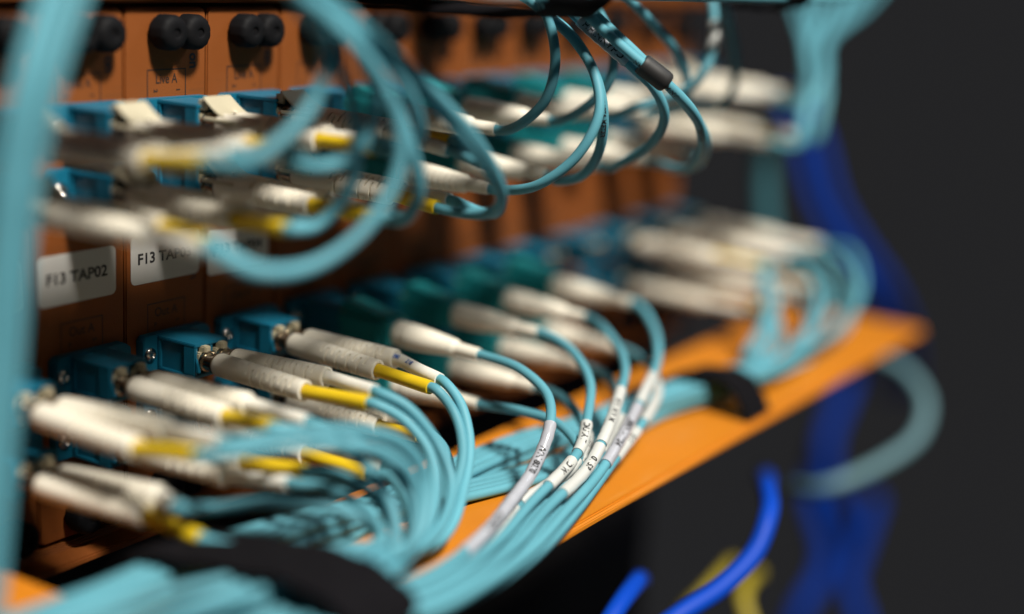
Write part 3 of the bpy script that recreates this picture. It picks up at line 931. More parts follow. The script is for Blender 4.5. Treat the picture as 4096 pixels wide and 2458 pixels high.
LOOSE = [{'kind': 'drop',
  'lab': [],
  'p': [[-36.35, -64.51, 13.35], [-42.14, -65.54, 3.54], [-49.07, -66.48, -10.13], [-54.24, -66.29, -27.92], [-58.6, -66.98, -49.08], [-63.19, -68.81, -73.55],
        [-67.31, -70.37, -95.76], [-72.19, -72.24, -121.37]],
  'prt': [],
  'rad': 1.45,
  'shr': None},
 {'kind': 'drop',
  'lab': [],
  'p': [[-42.05, -67.05, 13.35], [-47.67, -68.23, 3.75], [-54.36, -69.43, -9.62], [-59.28, -69.47, -27.04], [-63.47, -70.23, -47.77], [-67.89, -72.12, -71.75],
        [-71.84, -73.73, -93.51], [-76.62, -75.54, -118.62]],
  'prt': [],
  'rad': 1.45,
  'shr': None},
 {'kind': 'drop',
  'lab': [],
  'p': [[-42.16, -63.09, 13.15], [-47.72, -64.4, 3.48], [-54.27, -65.85, -9.96], [-59.08, -66.12, -27.49], [-63.23, -67.0, -48.35], [-67.61, -69.02, -72.48],
        [-71.52, -70.76, -94.38], [-76.34, -72.59, -119.66]],
  'prt': [],
  'rad': 1.45,
  'shr': None},
 {'kind': 'drop',
  'lab': [],
  'p': [[-47.86, -65.6, 13.15], [-53.26, -67.08, 3.69], [-59.56, -68.8, -9.46], [-64.12, -69.29, -26.61], [-68.11, -70.25, -47.03], [-72.32, -72.31, -70.68],
        [-76.07, -74.11, -92.13], [-80.78, -75.88, -116.9]],
  'prt': [],
  'rad': 1.45,
  'shr': None},
 {'kind': 'blue',
  'lab': [],
  'p': [[304.75, -83.64, -186.52], [250.96, -105.73, -168.23], [201.4, -125.96, -152.35], [179.58, -135.82, -152.63], [168.02, -136.89, -161.52],
        [153.35, -132.68, -169.72], [138.1, -126.38, -175.32], [124.65, -119.76, -182.48]],
  'prt': [],
  'rad': 3.2,
  'shr': None},
 {'kind': 'blue2',
  'lab': [],
  'p': [[185.42, -88.82, -190.87], [142.54, -108.52, -171.59], [118.17, -115.06, -169.3], [104.98, -115.87, -174.79]],
  'prt': [],
  'rad': 3.0,
  'shr': None},
 {'kind': 'grey',
  'lab': [],
  'p': [[414.8, -90.3, -155.51], [410.91, -104.97, -158.81], [400.2, -119.31, -168.32], [384.01, -122.19, -180.4], [361.09, -113.2, -190.05], [341.51, -100.46, -196.73],
        [341.8, -91.33, -201.2], [354.3, -79.14, -207.22]],
  'prt': [],
  'rad': 2.9,
  'shr': None},
 {'kind': 'yellow',
  'lab': [],
  'p': [[314.14, -81.39, -233.97], [275.94, -92.61, -222.31], [265.08, -95.74, -224.73], [259.69, -101.85, -231.53], [255.77, -108.85, -243.68]],
  'prt': [],
  'rad': 2.8,
  'shr': None},
 {'kind': 'thinyellow',
  'lab': [],
  'p': [[309.11, -71.66, -230.25], [278.63, -78.56, -224.57], [265.81, -78.35, -226.54], [256.55, -74.27, -233.07], [248.11, -70.45, -245.83]],
  'prt': [],
  'rad': 2.4,
  'shr': None},
 {'kind': 'farblue',
  'lab': [],
  'p': [[561.86, 31.53, -52.76], [553.41, 13.82, -78.84], [548.02, -0.23, -107.44], [548.23, -16.15, -128.99], [556.29, -34.38, -153.62], [591.19, -37.14, -186.36],
        [662.52, -22.11, -243.92]],
  'prt': [],
  'rad': 4.2,
  'shr': None},
 {'kind': 'farblue',
  'lab': [],
  'p': [[587.39, 29.05, -53.79], [578.89, 11.13, -80.51], [573.44, -3.15, -109.8], [573.7, -19.39, -131.88], [581.91, -38.11, -157.08], [617.11, -41.59, -190.37],
        [688.93, -27.69, -248.67]],
  'prt': [],
  'rad': 4.2,
  'shr': None},
 {'kind': 'deepblue',
  'lab': [],
  'p': [[626.66, -9.52, -214.21], [589.41, -15.96, -231.41], [560.52, -19.21, -254.85], [557.59, -27.36, -283.14], [577.62, -33.39, -311.36], [602.75, -30.58, -344.88]],
  'prt': [],
  'rad': 6,
  'shr': None},
 {'kind': 'arcblue',
  'lab': [],
  'p': [[452.76, -44.32, -347.81], [464.0, -48.27, -316.96], [483.06, -50.04, -305.02], [522.71, -37.7, -300.57], [550.97, -17.1, -283.83], [579.13, -10.84, -256.33]],
  'prt': [],
  'rad': 5.5,
  'shr': None},
 {'kind': 'arcblue',
  'lab': [],
  'p': [[485.94, -85.63, -347.68], [486.57, -74.01, -319.84], [499.36, -62.09, -308.38], [542.81, -51.63, -303.22], [589.1, -42.52, -291.08]],
  'prt': [],
  'rad': 5.5,
  'shr': None},
 {'kind': 'fargrey',
  'lab': [],
  'p': [[460.83, -3.73, -58.97], [456.72, -6.5, -79.54], [454.9, -11.0, -104.42], [453.87, -16.78, -129.35], [452.93, -22.77, -154.4], [450.34, -28.1, -183.82]],
  'prt': [],
  'rad': 5.0,
  'shr': None},
 {'kind': 'upper',
  'lab': [],
  'p': [[15.61, -96.69, 19.6], [30.0, -97.69, 12.1], [75.0, -98.69, 10.6], [130.0, -99.69, 10.5], [200.0, -100.69, 10.4], [255.0, -101.69, 11.2], [280.0, -100.69, 14.6],
        [290.0, -95.69, 26.6]],
  'prt': [],
  'rad': 1.5,
  'shr': None},
 {'kind': 'upper',
  'lab': [[0.4184, 0.3469, '']],
  'p': [[13.62, -102.4, 20.2], [30.0, -103.4, 12.7], [75.0, -104.4, 11.2], [130.0, -105.4, 11.1], [200.0, -106.4, 11.0], [255.0, -107.4, 11.8], [280.0, -106.4, 15.2],
        [290.0, -101.4, 27.2]],
  'prt': [],
  'rad': 1.5,
  'shr': None},
 {'kind': 'upper',
  'lab': [],
  'p': [[13.64, -108.73, 19.6], [30.0, -109.73, 12.1], [75.0, -110.73, 10.6], [130.0, -111.73, 10.5], [200.0, -112.73, 10.4], [255.0, -113.73, 11.2],
        [280.0, -112.73, 14.6], [290.0, -107.73, 26.6]],
  'prt': [],
  'rad': 1.5,
  'shr': None},
 {'kind': 'upper_shade',
  'lab': [],
  'p': [[15.33, -96.54, 22.5], [30.0, -97.54, 15.0], [75.0, -98.54, 13.5], [110.0, -99.54, 13.5], [135.0, -99.54, 15.0], [152.0, -98.54, 20.5], [158.0, -97.54, 37.5]],
  'prt': [],
  'rad': 1.5,
  'shr': None},
 {'kind': 'upper_shade',
  'lab': [],
  'p': [[12.14, -102.85, 23.1], [30.0, -103.85, 15.6], [75.0, -104.85, 14.1], [110.0, -105.85, 14.1], [135.0, -105.85, 15.6], [152.0, -104.85, 21.1],
        [158.0, -103.85, 38.1]],
  'prt': [],
  'rad': 1.5,
  'shr': None},
 {'kind': 'upper_shade',
  'lab': [],
  'p': [[12.38, -109.14, 22.5], [30.0, -110.14, 15.0], [75.0, -111.14, 13.5], [110.0, -112.14, 13.5], [135.0, -112.14, 15.0], [152.0, -111.14, 20.5],
        [158.0, -110.14, 37.5]],
  'prt': [],
  'rad': 1.5,
  'shr': None}]


# ================================================================== chassis and cards
PITCH = 31.0
ROWZ = {1: -29.5, 2: -46.0, 3: -96.0, 4: -114.0}
ROWNAME = {1: 'top row', 2: 'second row', 3: 'third row', 4: 'bottom row'}
def card_ref(k):
    if k in (0, 1, 2):
        return 'F13 TAP0%d card' % (k + 2)
    if k < 0:
        return ('card next left of F13 TAP02', 'card two left of F13 TAP02')[-k - 1]
    words = {1: 'next right', 2: 'two right', 3: 'three right', 4: 'four right', 5: 'five right', 6: 'six right', 7: 'seven right', 8: 'eight right', 9: 'nine right'}
    return 'card %s of F13 TAP04' % words[k - 2]

# faceplate with rounded corners
def rounded_rect(x0, x1, z0, z1, r, n=5):
    pts = []
    for cx, cz, a0 in ((x1 - r, z1 - r, 0), (x0 + r, z1 - r, 90), (x0 + r, z0 + r, 180), (x1 - r, z0 + r, 270)):
        for i in range(n + 1):
            a = radians(a0 + 90 * i / n)
            pts.append((cx + r * cos(a), cz + r * sin(a)))
    return pts
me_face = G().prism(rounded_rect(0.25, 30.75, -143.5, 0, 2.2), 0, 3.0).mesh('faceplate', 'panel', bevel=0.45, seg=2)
# thumb knob: domed, slightly knurled cap standing out of the plate
def knob_mesh():
    g = G()
    prof = [(0, 3.7), (0.8, 3.9), (1.2, 4.5), (5.2, 4.55), (6.2, 4.2), (6.9, 3.3), (7.2, 1.6), (7.0, 1.2), (6.6, 1.1)]
    n = 36
    v, f = [], []
    for k, (x, r) in enumerate(prof):
        for i in range(n):
            a = 2 * pi * i / n
            rr = 1.08 * r * (0.965 if (i % 3 == 0 and 2 <= k <= 4) else 1)
            v.append((rr * cos(a), -x, rr * sin(a)))
    for k in range(len(prof) - 1):
        for i in range(n):
            j = (i + 1) % n
            f.append((k * n + i, k * n + j, (k + 1) * n + j, (k + 1) * n + i))
    f.append(tuple((len(prof) - 1) * n + i for i in range(n)))
    g.add(v, f)
    return g.mesh('thumb_knob', 'black')
me_knob = knob_mesh()
# printed frame (three sided box) around a port legend
def frame_mesh(w_, h, t=0.32):
    g = G()
    for x0, x1, z0, z1 in ((0, w_, -t, 0), (0, t, -h, -t), (w_ - t, w_, -h, -t)):
        g.add([(x0, 0, z0), (x1, 0, z0), (x1, 0, z1), (x0, 0, z1)], [(0, 1, 2, 3)])
    return g.mesh('printed_frame', 'brownink', smooth=False)
me_frame = frame_mesh(14.66, 8.2)
me_live = flat_text('Live A', 3.7, 'brownink', 0.03, 0.86)
me_out = flat_text('Out A', 3.7, 'brownink', 0.02, 0.92)
me_on = flat_text('on', 4.6, 'ink', 0.16, 0.9, -pi / 2)
me_two = flat_text('2', 2.0, 'brownink', 0.05, 1.0, -pi / 2)
me_one = flat_text('1', 2.0, 'brownink', 0.05, 1.0, -pi / 2)
me_p = flat_text('P', 2.0, 'brownink', 0.03)
me_s = flat_text('S', 2.0, 'brownink', 0.03, 1.0, -pi / 2)
me_ul = flat_text('in', 4.4, 'ink', 0.08, 0.9, -pi / 2)
me_sticker = G().prism(rounded_rect(0, 26.4, -13.6, 0, 1.7), -0.16, 0.0).mesh('label_sticker', 'sticker')

# LC duplex adapter: flange, hollow-fronted body with a recessed side pocket
def adapter_mesh():
    g = G()
    g.prism([(-11.5, -5.2), (14.8, -5.2), (14.8, 3.6), (12.6, 5.2), (-10.3, 5.2), (-11.5, 4.0)], -3.3, -0.02)
    # body as a frame of walls so that side pockets and the front sockets are real recesses
    x0, x1, z0, z1, f = -6.5, 6.5, -5.0, 5.0, -18.0
    g.box(x0, x1, f, -3.2, z1 - 1.0, z1)            # roof
    g.box(x0, x1, f, -3.2, z0, z0 + 1.0)            # floor
    g.box(x0 + 0.7, x1 - 0.7, -15.0, -3.2, z0 + .9, z1 - .9)   # core, set back from the walls
    g.box(x0, x0 + 1.2, f, -13.6, z0 + .9, z1 - .9)
    g.box(x1 - 1.2, x1, f, -13.6, z0 + .9, z1 - .9)
    g.box(-0.7, 0.7, f + .1, -14.9, z0 + .9, z1 - .9)
    g.box(x0, x0 + .9, -4.6, -3.2, z0 + .9, z1 - .9)
    g.box(x1 - .9, x1, -4.6, -3.2, z0 + .9, z1 - .9)
    # curved throat on the front corners
    g.prism([(f - 1.6, -3.0), (f - .05, -3.0), (f - .05, 1.2), (f - .5, .5), (f - 1.2, -.6)], x0, x0 + .9, 'yz')
    g.prism([(f - 1.6, -3.0), (f - .05, -3.0), (f - .05, 1.2), (f - .5, .5), (f - 1.2, -.6)], x1 - .9, x1, 'yz')
    g.prism([(f - 1.6, -3.0), (f - .05, -3.0), (f - .05, 1.2), (f - .5, .5), (f - 1.2, -.6)], -.45, .45, 'yz')
    return g.mesh('adapter', 'adapter', bevel=0.22, seg=2)
me_adapter = adapter_mesh()
me_screw = G()
def screw_mesh():
    g = G()
    prof = [(0, 2.0), (.5, 2.0), (.9, 1.7), (1.15, 1.0), (0.75, .55), (0.75, 0.05)]
    n = 20
    v, f = [], []
    for x, r in prof:
        for i in range(n):
            a = 2 * pi * i / n
            v.append((r * cos(a), -x, r * sin(a)))
    for k in range(len(prof) - 1):
        for i in range(n):
            j = (i + 1) % n
            f.append((k * n + i, k * n + j, (k + 1) * n + j, (k + 1) * n + i))
    g.add(v, f)
    return g.mesh('adapter_screw', 'steel')
me_screw = screw_mesh()
me_tab = G().box(-1.15, 1.15, -20.0, -17.2, 2.3, 4.4).mesh('latch_tab', 'tab', bevel=0.3)

for k in range(-2, 12):
    x = k * PITCH
    if k in (0, 1, 2):
        lab = 'orange tap card with white sticker reading F13 TAP0%d' % (k + 2)
    else:
        lab = 'orange tap ' + card_ref(k)
    t = thing('tap_card', (x, 0, -143.5), lab, 'tap card', 'orange tap cards')
    org = (x, 0, -143.5)
    up = lambda dx, y, z: (dx, y, z + 143.5)
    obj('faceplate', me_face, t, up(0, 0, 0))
    for dx in (12.8, 21.7):
        for z in (-6.5, -137.0):
            obj('thumb_knob', me_knob, t, up(dx, 0, z))
    P_ = -0.09
    obj('printed_frame', me_frame, t, up(8.27, P_, -16.7))
    obj('printed_text', me_live, t, up(15.5, P_, -19.5))
    obj('printed_text', me_two, t, up(11.4, P_, -22.6))
    obj('printed_text', me_one, t, up(19.9, P_, -22.6))
    obj('printed_text', me_on, t, up(25.8, P_, -14.8))
    obj('printed_frame', me_frame, t, up(8.27, P_, -82.4))
    obj('printed_text', me_out, t, up(15.5, P_, -85.4))
    obj('printed_text', me_p, t, up(11.4, P_, -89.0))
    obj('printed_text', me_s, t, up(19.9, P_, -88.8))
    if k in (-1, 0, 1, 2):
        obj('printed_text', me_ul, t, up(26.4, P_, -76.4)) if k == 1 else None
        dz = {-1: -63.5, 0: -63.7, 1: -62.6, 2: -64.3}[k]
        st = obj('label_sticker', me_sticker, t, up({-1: 1.4, 0: 1.2, 1: 2.1, 2: 0.9}[k], -0.02, dz))
        if k >= 0:
            tx = obj('printed_text', flat_text('F13 TAP0%d' % (k + 2), 4.3, 'ink', 0.12, 1.08), st, (12.9, -0.2, -6.6))
            tx.rotation_euler = (0, 0, 0)
    for r in (1, 2, 3, 4):
        ad = obj('adapter', me_adapter, t, up(15.4, 0, ROWZ[r]))
        for dx in (-9.3,) if r in (1, 2) else (-9.3,):
            obj('adapter_screw', me_screw, ad, (dx, -3.3, 0))
        obj('adapter_screw', me_screw, ad, (10.6, -3.3, 0))
        if r in (3, 4):
            for dx in (-3.3, 3.4):
                obj('latch_tab', me_tab, ad, (dx, 0, 0))

# top and bottom rails of the chassis
t = thing('chassis_rail', (150, -3, 1.3), 'orange chassis rail running above the tops of the tap cards', 'rail')
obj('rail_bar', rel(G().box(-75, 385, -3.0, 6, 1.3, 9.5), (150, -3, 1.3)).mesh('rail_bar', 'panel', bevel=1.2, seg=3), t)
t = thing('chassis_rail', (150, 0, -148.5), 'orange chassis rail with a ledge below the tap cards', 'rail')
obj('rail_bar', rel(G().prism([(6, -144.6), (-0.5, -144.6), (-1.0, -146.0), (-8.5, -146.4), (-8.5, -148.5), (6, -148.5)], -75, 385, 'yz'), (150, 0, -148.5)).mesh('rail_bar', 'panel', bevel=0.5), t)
t = thing('chassis_box', (150, 40, -149), 'black chassis box behind the orange tap cards', 'chassis')
obj('chassis_shell', rel(G().box(-76, 384, 6.2, 120, -148, 9), (150, 40, -149)).mesh('chassis_shell', 'dark', bevel=1), t)
t = thing('rack_unit', (150, 30, -420), 'black blank rack unit below the orange chassis', 'rack unit')
obj('front_panel', rel(G().box(-90, 398, 14, 20, -420, -150.5), (150, 30, -420)).mesh('front_panel', 'dark', bevel=1), t)
obj('unit_body', rel(G().box(-80, 388, 20.2, 140, -418, -151), (150, 30, -420)).mesh('unit_body', 'dark', bevel=1), t)

# ================================================================== cable trays
def tray(z, label, X0=-90, X1=385, c0=-33, c1=362, front=-118, back=-56.8, thick=1.3):
    t = thing('cable_tray', (150, -88, z), label, 'cable tray', 'orange cable trays')
    org = (150, -88, z)
    g = G()
    # frame-shaped plate: front strip, arms and rear strip round one long opening
    def plate(a, b, y0, y1):
        g.box(a, b, y0, y1, z - thick, z)
    plate(X0, X1, front, back)
    me = rel(g, org).mesh('tray_strip', 'tray', bevel=0.5, seg=2)
    obj('tray_strip', me, t)
    for a, b in ((X0, c0), (c1, X1)):
        g = G()
        g.box(a, b, back - .1, -9, z - thick + .02, z - .02)
        obj('tray_arm', rel(g, org).mesh('tray_arm', 'tray', bevel=0.4), t)
    g = G()
    g.prism([(front, z - .5), (front - .9, z - 1.1), (front - 1, z - 2.6), (front + .2, z - 2.6), (front + .2, z - thick)], X0, X1, 'yz')
    obj('front_lip', rel(g, org).mesh('front_lip', 'tray', bevel=0.25), t)
    return t
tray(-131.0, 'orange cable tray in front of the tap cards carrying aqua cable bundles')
tray(20.0, 'unseen narrow orange tray above the tap cards, shaped to shade the connectors', X0=-32, X1=165, c0=-18, c1=150, front=-85, back=-61)  # out of view; width and ends shaped so it shades the connector rows

# ================================================================== patch cords
# slit strain-relief boot, axis +X, length 32.5
def boot_mesh(L=32.5):
    n = 40
    slots = []
    for i in range(9):
        slots.append((13.5 + i * 1.95, i % 2))
    xs = [(0.0, 2.2, None), (0.15, 2.75, None), (0.6, 3.12, None), (1.3, 3.3, None), (5, 3.34, None), (10, 3.28, None)]
    for x, ph in slots:
        r = 3.28 - (x - 10) * 0.012
        xs += [(x - .38, r, None), (x - .32, r, ph), (x + .32, r, ph), (x + .38, r, None)]
    xs += [(L - .5, 3.02, None), (L - .12, 2.96, None), (L, 2.8, None), (L, 2.15, None), (L - 2.5, 2.1, None)]
    v, f = [], []
    for x, r, ph in xs:
        for i in range(n):
            a = 2 * pi * i / n
            rr = r
            if ph is not None:
                d = (math.degrees(a) - (0 if ph else 90)) % 180
                d = min(d, 180 - d)
                if d < 62:
                    rr = r - 1.0
            v.append((x, rr * cos(a), rr * sin(a)))
    for k in range(len(xs) - 1):
        for i in range(n):
            j = (i + 1) % n
            f.append((k * n + i, k * n + j, (k + 1) * n + j, (k + 1) * n + i))
    f.append(tuple(range(n)))
    g = G()
    g.add(v, f)
    return g.mesh('boot', 'boot', angle=50)
me_boot = boot_mesh()
# nickel collar between plug and boot
me_collar = G().lathe([(-7.5, 2.3), (-4.6, 2.3), (-4.5, 2.95), (-4.1, 3.05), (-3.6, 3.05), (-3.5, 2.55), (-0.9, 2.55), (-.8, 2.9), (-.1, 2.9), (0.1, 2.2)], 28).mesh('plug_collar', 'chrome')
me_plug = G().box(-9.5, -4.4, -2.45, 2.45, -2.6, 2.6).mesh('plug_body', 'tab', bevel=0.4)

# beige duplex latch clip; origin between the two plugs at the adapter face, +Y local is to the rear
def clip_mesh():
    g = G()
    # sloping lever with an oval hole: ring of outer rectangle points and inner oval points
    W2 = 5.3
    def slope(s):       # s 0..1 along the lever, returns (out, z)
        return (1.0 + 10.0 * s, 7.3 - 5.2 * s - 0.9 * sin(pi * s))
    N = 32
    outer, inner = [], []
    for i in range(N):
        a = 2 * pi * i / N
        c, s_ = cos(a), sin(a)
        m = max(abs(c), abs(s_))
        outer.append((c / m * W2, .5 + .5 * s_ / m))
        inner.append((1.0 + 1.35 * c, .62 + .17 * s_))
    def place(x, s, off):
        o, z = slope(s)
        return (x, -o + off * .5, z + off)
    v = []
    for off in (0, -1.0):
        v += [place(x, s, off) for x, s in outer]
        v += [place(x, s, off) for x, s in inner]
    f = []
    for i in range(N):
        j = (i + 1) % N
        f += [(i, j, N + j, N + i), (2 * N + i, 2 * N + j, 3 * N + j, 3 * N + i),
              (i, j, 2 * N + j, 2 * N + i), (N + i, N + j, 3 * N + j, 3 * N + i)]
    g.add(v, f)
    # base plate and hooked tip
    g.box(-6.6, 6.6, -13.2, -2.2, 1.1, 2.05)
    g.prism([(-0.2, 7.2), (-1.4, 7.4), (-1.2, 6.0), (-0.2, 5.4)], -4.6, 4.6, 'yz')
    for x in (-4.2, 4.2):
        g.box(x - .6, x + .6, -1.5, 1.2, 3.6, 6.4)
    return g.mesh('latch_clip', 'clip', bevel=0.18, seg=1)
me_clip = clip_mesh()

def add_cable(t, org, pts, rad, material='cable', name='cable', n=14, m=10):
    path = dense(pts, m)
    c = obj(name, rel(tube(path, rad, n), org).mesh(name, material), t)
    return c, path

def sleeve(t, org, e, d, tp, col):
    """heat-shrink sleeve from inside the boot to its end, slightly waisted, hollow end"""
    e, tp, d = Vector(e), Vector(tp), Vector(d)
    path = dense([e - d * 3.5, e + d * 1.0, e.lerp(tp, .5), tp], 5)
    n = len(path)
    rad = [2.02 - .10 * sin(pi * min(1, i / (n - 1))) for i in range(n)]
    tdir = (path[-1] - path[-2]).normalized()
    path += [tp + tdir * .02, tp - tdir * 1.0]
    rad[-1] = 1.95
    rad += [1.55, 1.5]
    return obj('sleeve', rel(tube(path, rad, 18, cap=False), org).mesh('sleeve', 'sleevey' if col == 'y' else 'sleevew', angle=50), t), path

ROWPORT = {1: 'top row', 2: 'second row', 3: 'third row', 4: 'bottom row'}
for rec in DUPLEX:
    k, r = rec['k'], rec['r']
    la, lb = rec['lines']
    cols = {'ww': 'two white sleeves', 'yw': 'yellow and white sleeves', 'wy': 'white and yellow sleeves', 'yy': 'two yellow sleeves'}[la['c'] + lb['c']]
    lab = 'twin aqua cord, %s, %s of %s' % (cols, ROWPORT[r], card_ref(k))
    org = ((la['s'][0] + lb['s'][0]) / 2, -18.0, ROWZ[r])
    t = thing('patch_cord', org, lab, 'patch cord', 'twin patch cords')
    for ln in rec['lines']:
        s, e = Vector(ln['s']), Vector(ln['e'])
        d = (e - s).normalized()
        obj('plug_body', me_plug, t, mx=axis_matrix(s, (0, -1, 0), org))
        obj('plug_collar', me_collar, t, mx=axis_matrix(s, d, org))
        obj('boot', me_boot, t, mx=axis_matrix(s, d, org) @ Matrix.Rotation(radians(random.uniform(-14, 14)), 4, 'X'))
        sl, spath = sleeve(t, org, ln['e'], d, ln['t'], ln['c'])
        add_cable(t, org, ln['p'], 1.45)
        if (k, r) == (2, 3) and ln is lb:
            for off, s_ in ((0.18, 'SUMI'), (0.55, '218')):
                obj('printed_text', rel(wrapped_text(spath[:-2], off, s_, 2.0, 2.06, 0.35, 'blueink'), org).mesh('printed_text', 'blueink', smooth=False), sl)
    if r in (1, 2):
        obj('latch_clip', me_clip, t, mx=Matrix.Translation((0, 0, 0)))

# uniboot plug: aqua housing with lever, tapered cream boot
def housing_mesh():
    g = G()
    g.box(-2.0, 17.0, -6.2, 6.2, -4.4, 3.6)
    g.box(15.2, 19.6, -5.3, 5.3, -4.0, 4.1)
    return g.mesh('plug_housing', 'housing', bevel=0.55, seg=2)
me_housing = housing_mesh()
me_lever = G().prism([(-1.0, 3.4), (15.6, 3.4), (17.6, 4.3), (17.8, 5.3), (14.0, 5.2), (3.0, 7.3), (0.2, 7.2)], -4.4, 4.4, 'xz').mesh('latch_lever', 'housing', bevel=0.35)
def taper_boot():
    prof = [(19.0, 3.2), (19.4, 3.75), (20.2, 4.0), (22.0, 4.05), (22.6, 3.85), (23.6, 3.85)]
    x = 24.4
    while x < 41:
        f_ = (x - 24.4) / 17
        r = 4.05 - 1.35 * f_ ** 1.3
        prof += [(x, r), (x + 1.05, r - .03), (x + 1.2, r - .22), (x + 1.55, r - .24), (x + 1.7, r - .08)]
        x += 2.0
    prof += [(42.6, 2.45), (43.3, 2.05), (43.8, 2.0), (50.4, 1.92), (51.0, 1.8), (51.0, 1.5), (49, 1.45)]
    return G().lathe(prof, 30).mesh('boot', 'boot', angle=38)
me_taper = taper_boot()

def dress_cable(t, org, rec, path, rad=1.45):
    for a, b, s_ in rec['lab']:
        sp = sub_path(path, a, b)
        lil = s_ in ('CHANNIHH', 'LS90P-1-1724', 'HHMMNN', 'WN 8070')
        r_ = rad + .32
        lb = obj('cable_label', rel(tube(sp, [r_ + .06 * sin(i * 1.7) for i in range(len(sp))], 18), org).mesh('cable_label', 'lilac' if lil else 'wrap'), t)
        if s_:
            ln = sum((q - p).length for p, q in zip(sp, sp[1:]))
            size = 2.7
            wd = max(x for x, y in text_verts(s_, size, 0.03 * size, 'LEFT', 1.0)[0])
            off = max(0.03, (1 - wd / ln) / 2)
            obj('printed_text', rel(wrapped_text(sp, off, s_, size, r_ + .09, 0.0, 'ink'), org).mesh('printed_text', 'ink', smooth=False), lb)
    for a, s_, ang in rec['prt']:
        pp = sub_path(path, 0.0, a)
        obj('printed_text', rel(wrapped_text(pp, 1.0, s_, 1.9, rad + .05, ang, 'ink', True), org).mesh('printed_text', 'ink', smooth=False), t)
    if rec['shr']:
        sp = sub_path(path, *rec['shr'])
        n = len(sp)
        obj('heat_shrink_sleeve', rel(tube(sp, [3.1 if 0 < i < n - 1 else 2.9 for i in range(n)], 20), org).mesh('heat_shrink_sleeve', 'shrink'), t)

for rec in UNIBOOT:
    k, r = rec['k'], rec['r']
    lab = 'aqua cord with tapered cream boot, %s of %s' % (ROWPORT[r], card_ref(k))
    if (k, r) == (6, 2):
        lab = 'aqua cord with black shrink sleeve, %s of %s' % (ROWPORT[r], card_ref(k))
    org = (rec['s'][0], rec['s'][1], rec['s'][2])
    t = thing('patch_cord', org, lab, 'patch cord', 'single-boot patch cords')
    s, e = Vector(rec['s']), Vector(rec['e'])
    d = (e - s).normalized()
    mx = axis_matrix(s, d, org)
    obj('plug_housing', me_housing, t, mx=mx)
    obj('latch_lever', me_lever, t, mx=mx)
    obj('boot', me_taper, t, mx=mx)
    c, path = add_cable(t, org, rec['p'], 1.45, n=16, m=14)
    dress_cable(t, org, rec, path)

# ================================================================== loose cable runs
LOOSELAB = {
    'drop': ('aqua cable dropping past the card left of F13 TAP02', 'cable', 'aqua cables hanging at the left', 'aqua_cable', 'cable'),
    'blue': ('thick bright blue cable curving below the tray', 'cable', None, 'blue_cable', 'blue'),
    'blue2': ('short visible bend of bright blue cable under the tray edge', 'cable', None, 'blue_cable', 'blue'),
    'grey': ('thick pale grey cable hooking out beyond the tray end', 'cable', None, 'grey_cable', 'grey'),
    'yellow': ('yellow cable behind the thick blue cable', 'cable', None, 'yellow_cable', 'yellow'),
    'farblue': ('navy blue cable hanging behind the far end of the tray', 'cable', 'blue cables behind the tray end', 'blue_cable', 'navy'),
    'arcblue': ('navy blue cable rising from below behind the pale hook cable', 'cable', 'blue cables rising behind the hook cable', 'blue_cable', 'navy'),
    'deepblue': ('navy blue cable hanging in the dark below the tray end', 'cable', None, 'blue_cable', 'navy'),
    'thinyellow': ('thin yellow cable crossing behind the thick blue cable', 'cable', None, 'yellow_cable', 'yellow'),
    'fargrey': ('slate aqua cable hanging straight down beside the navy cables', 'cable', None, 'aqua_cable', 'slate'),
    'farteal': ('dark aqua cable looping above the far end of the chassis', 'cable', None, 'aqua_cable', 'slate'),
    'upper_shade': ('unseen aqua cable added under the upper tray to shade the connectors', 'cable', 'unseen aqua cables added for shade', 'aqua_cable', 'cable'),  # extra cables out of view, added so the bundle shades the third row
    'upper': ('aqua cable running along under the upper tray', 'cable', 'aqua cables under the upper tray', 'aqua_cable', 'cable'),
}
for rec in LOOSE:
    lab, cat, grp, nm, mt = LOOSELAB[rec['kind']]
    org = rec['p'][-1]
    t = thing(nm, org, lab, cat, grp)
    c, path = add_cable(t, org, rec['p'], rec['rad'], mt, 'jacket', 14, 12)
    dress_cable(t, org, rec, path, rec['rad'])

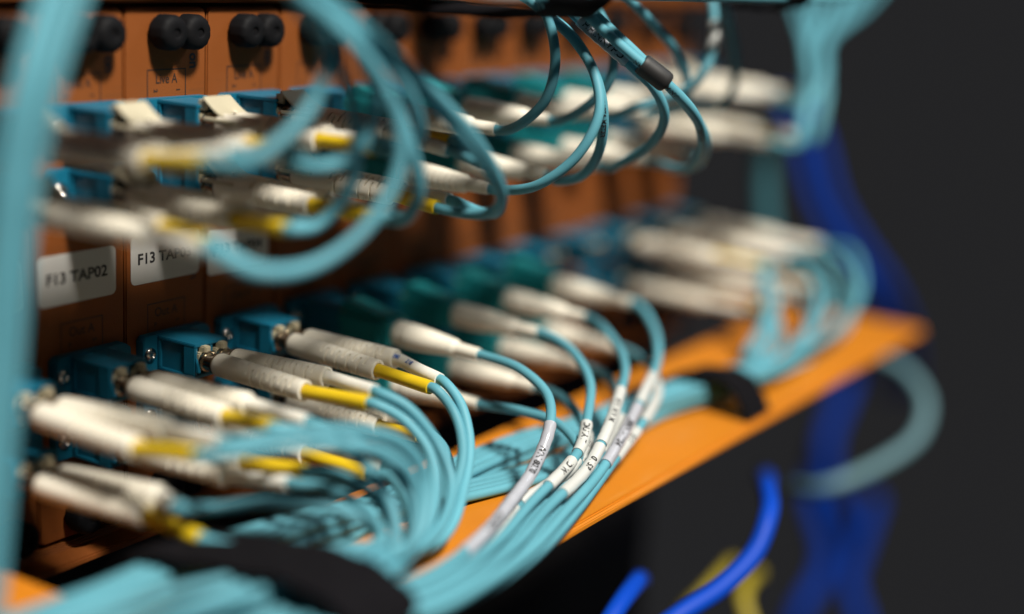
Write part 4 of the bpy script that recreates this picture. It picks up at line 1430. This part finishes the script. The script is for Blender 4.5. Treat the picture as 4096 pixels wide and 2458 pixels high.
# ================================================================== straps
def strap(prof, x0, x1, thick, label, skew=0.0, wob=0.6):
    """band following a profile of (out, z) wrapped over a bundle, x0..x1 wide"""
    org = ((x0 + x1) / 2, -prof[len(prof) // 2][0], min(z for o, z in prof))
    pts = dense([Vector((0, -o, z)) for o, z in prof], 8)
    g = G()
    nx = 6
    v, f = [], []
    n = len(pts)
    for side in (0, 1):
        for i, p in enumerate(pts):
            a, b = pts[max(0, i - 1)], pts[min(n - 1, i + 1)]
            tg = (b - a).normalized()
            nr = Vector((0, tg.z, -tg.y))
            for j in range(nx + 1):
                q = j / nx
                x = x0 + (x1 - x0) * q + skew * i / n
                wv = wob * sin(i * .7 + j * 1.3) * .5 - 1.0 * (2 * q - 1) ** 2 * .8
                v.append(Vector((x, p.y, p.z)) + nr * (wv + (thick if side else 0)))
    st = nx + 1
    for side in (0, 1):
        o = side * n * st
        for i in range(n - 1):
            for j in range(nx):
                f.append((o + i * st + j, o + i * st + j + 1, o + (i + 1) * st + j + 1, o + (i + 1) * st + j))
    m_ = n * st
    for i in range(n - 1):
        for j in (0, nx):
            f.append((i * st + j, (i + 1) * st + j, m_ + (i + 1) * st + j, m_ + i * st + j))
    for j in range(nx):
        for i in (0, n - 1):
            f.append((i * st + j, i * st + j + 1, m_ + i * st + j + 1, m_ + i * st + j))
    g.add(v, f)
    t = thing('hook_and_loop_strap', org, label, 'strap', 'black cable straps')
    obj('strap_band', rel(g, org).mesh('strap_band', 'strap'), t)
strap([(57, -133.6), (54.6, -131.5), (56, -125), (64, -119.5), (76, -117.4), (92, -115.0), (108, -113.4), (119, -115.0), (127.0, -119.5), (128.5, -126), (121.5, -135), (118, -138)],
      -27, -6, 1.1, 'wide black strap over the cable bundle beside F13 TAP02', skew=4)
strap([(68, -130.6), (78, -126.5), (88, -121.0), (99, -118.2), (108, -119.0), (112.5, -123.2), (115.5, -127.6), (117.0, -130.2)],
      201, 219, 1.1, 'black strap over the cable bundle at the middle of the tray')
strap([(40, 13), (44, 7.0), (58, 5.2), (76, 4.8), (94, 4.6), (106, 5.2), (112, 9), (113, 19)],
      62, 92, 1.3, 'wide black strap hanging under the upper tray near F13 TAP04')
strap([(84, 15), (88, 9.6), (96, 7.0), (106, 6.6), (114, 9.0), (116, 15)],
      205, 222, 1.3, 'narrow black strap under the upper tray above the far cards')
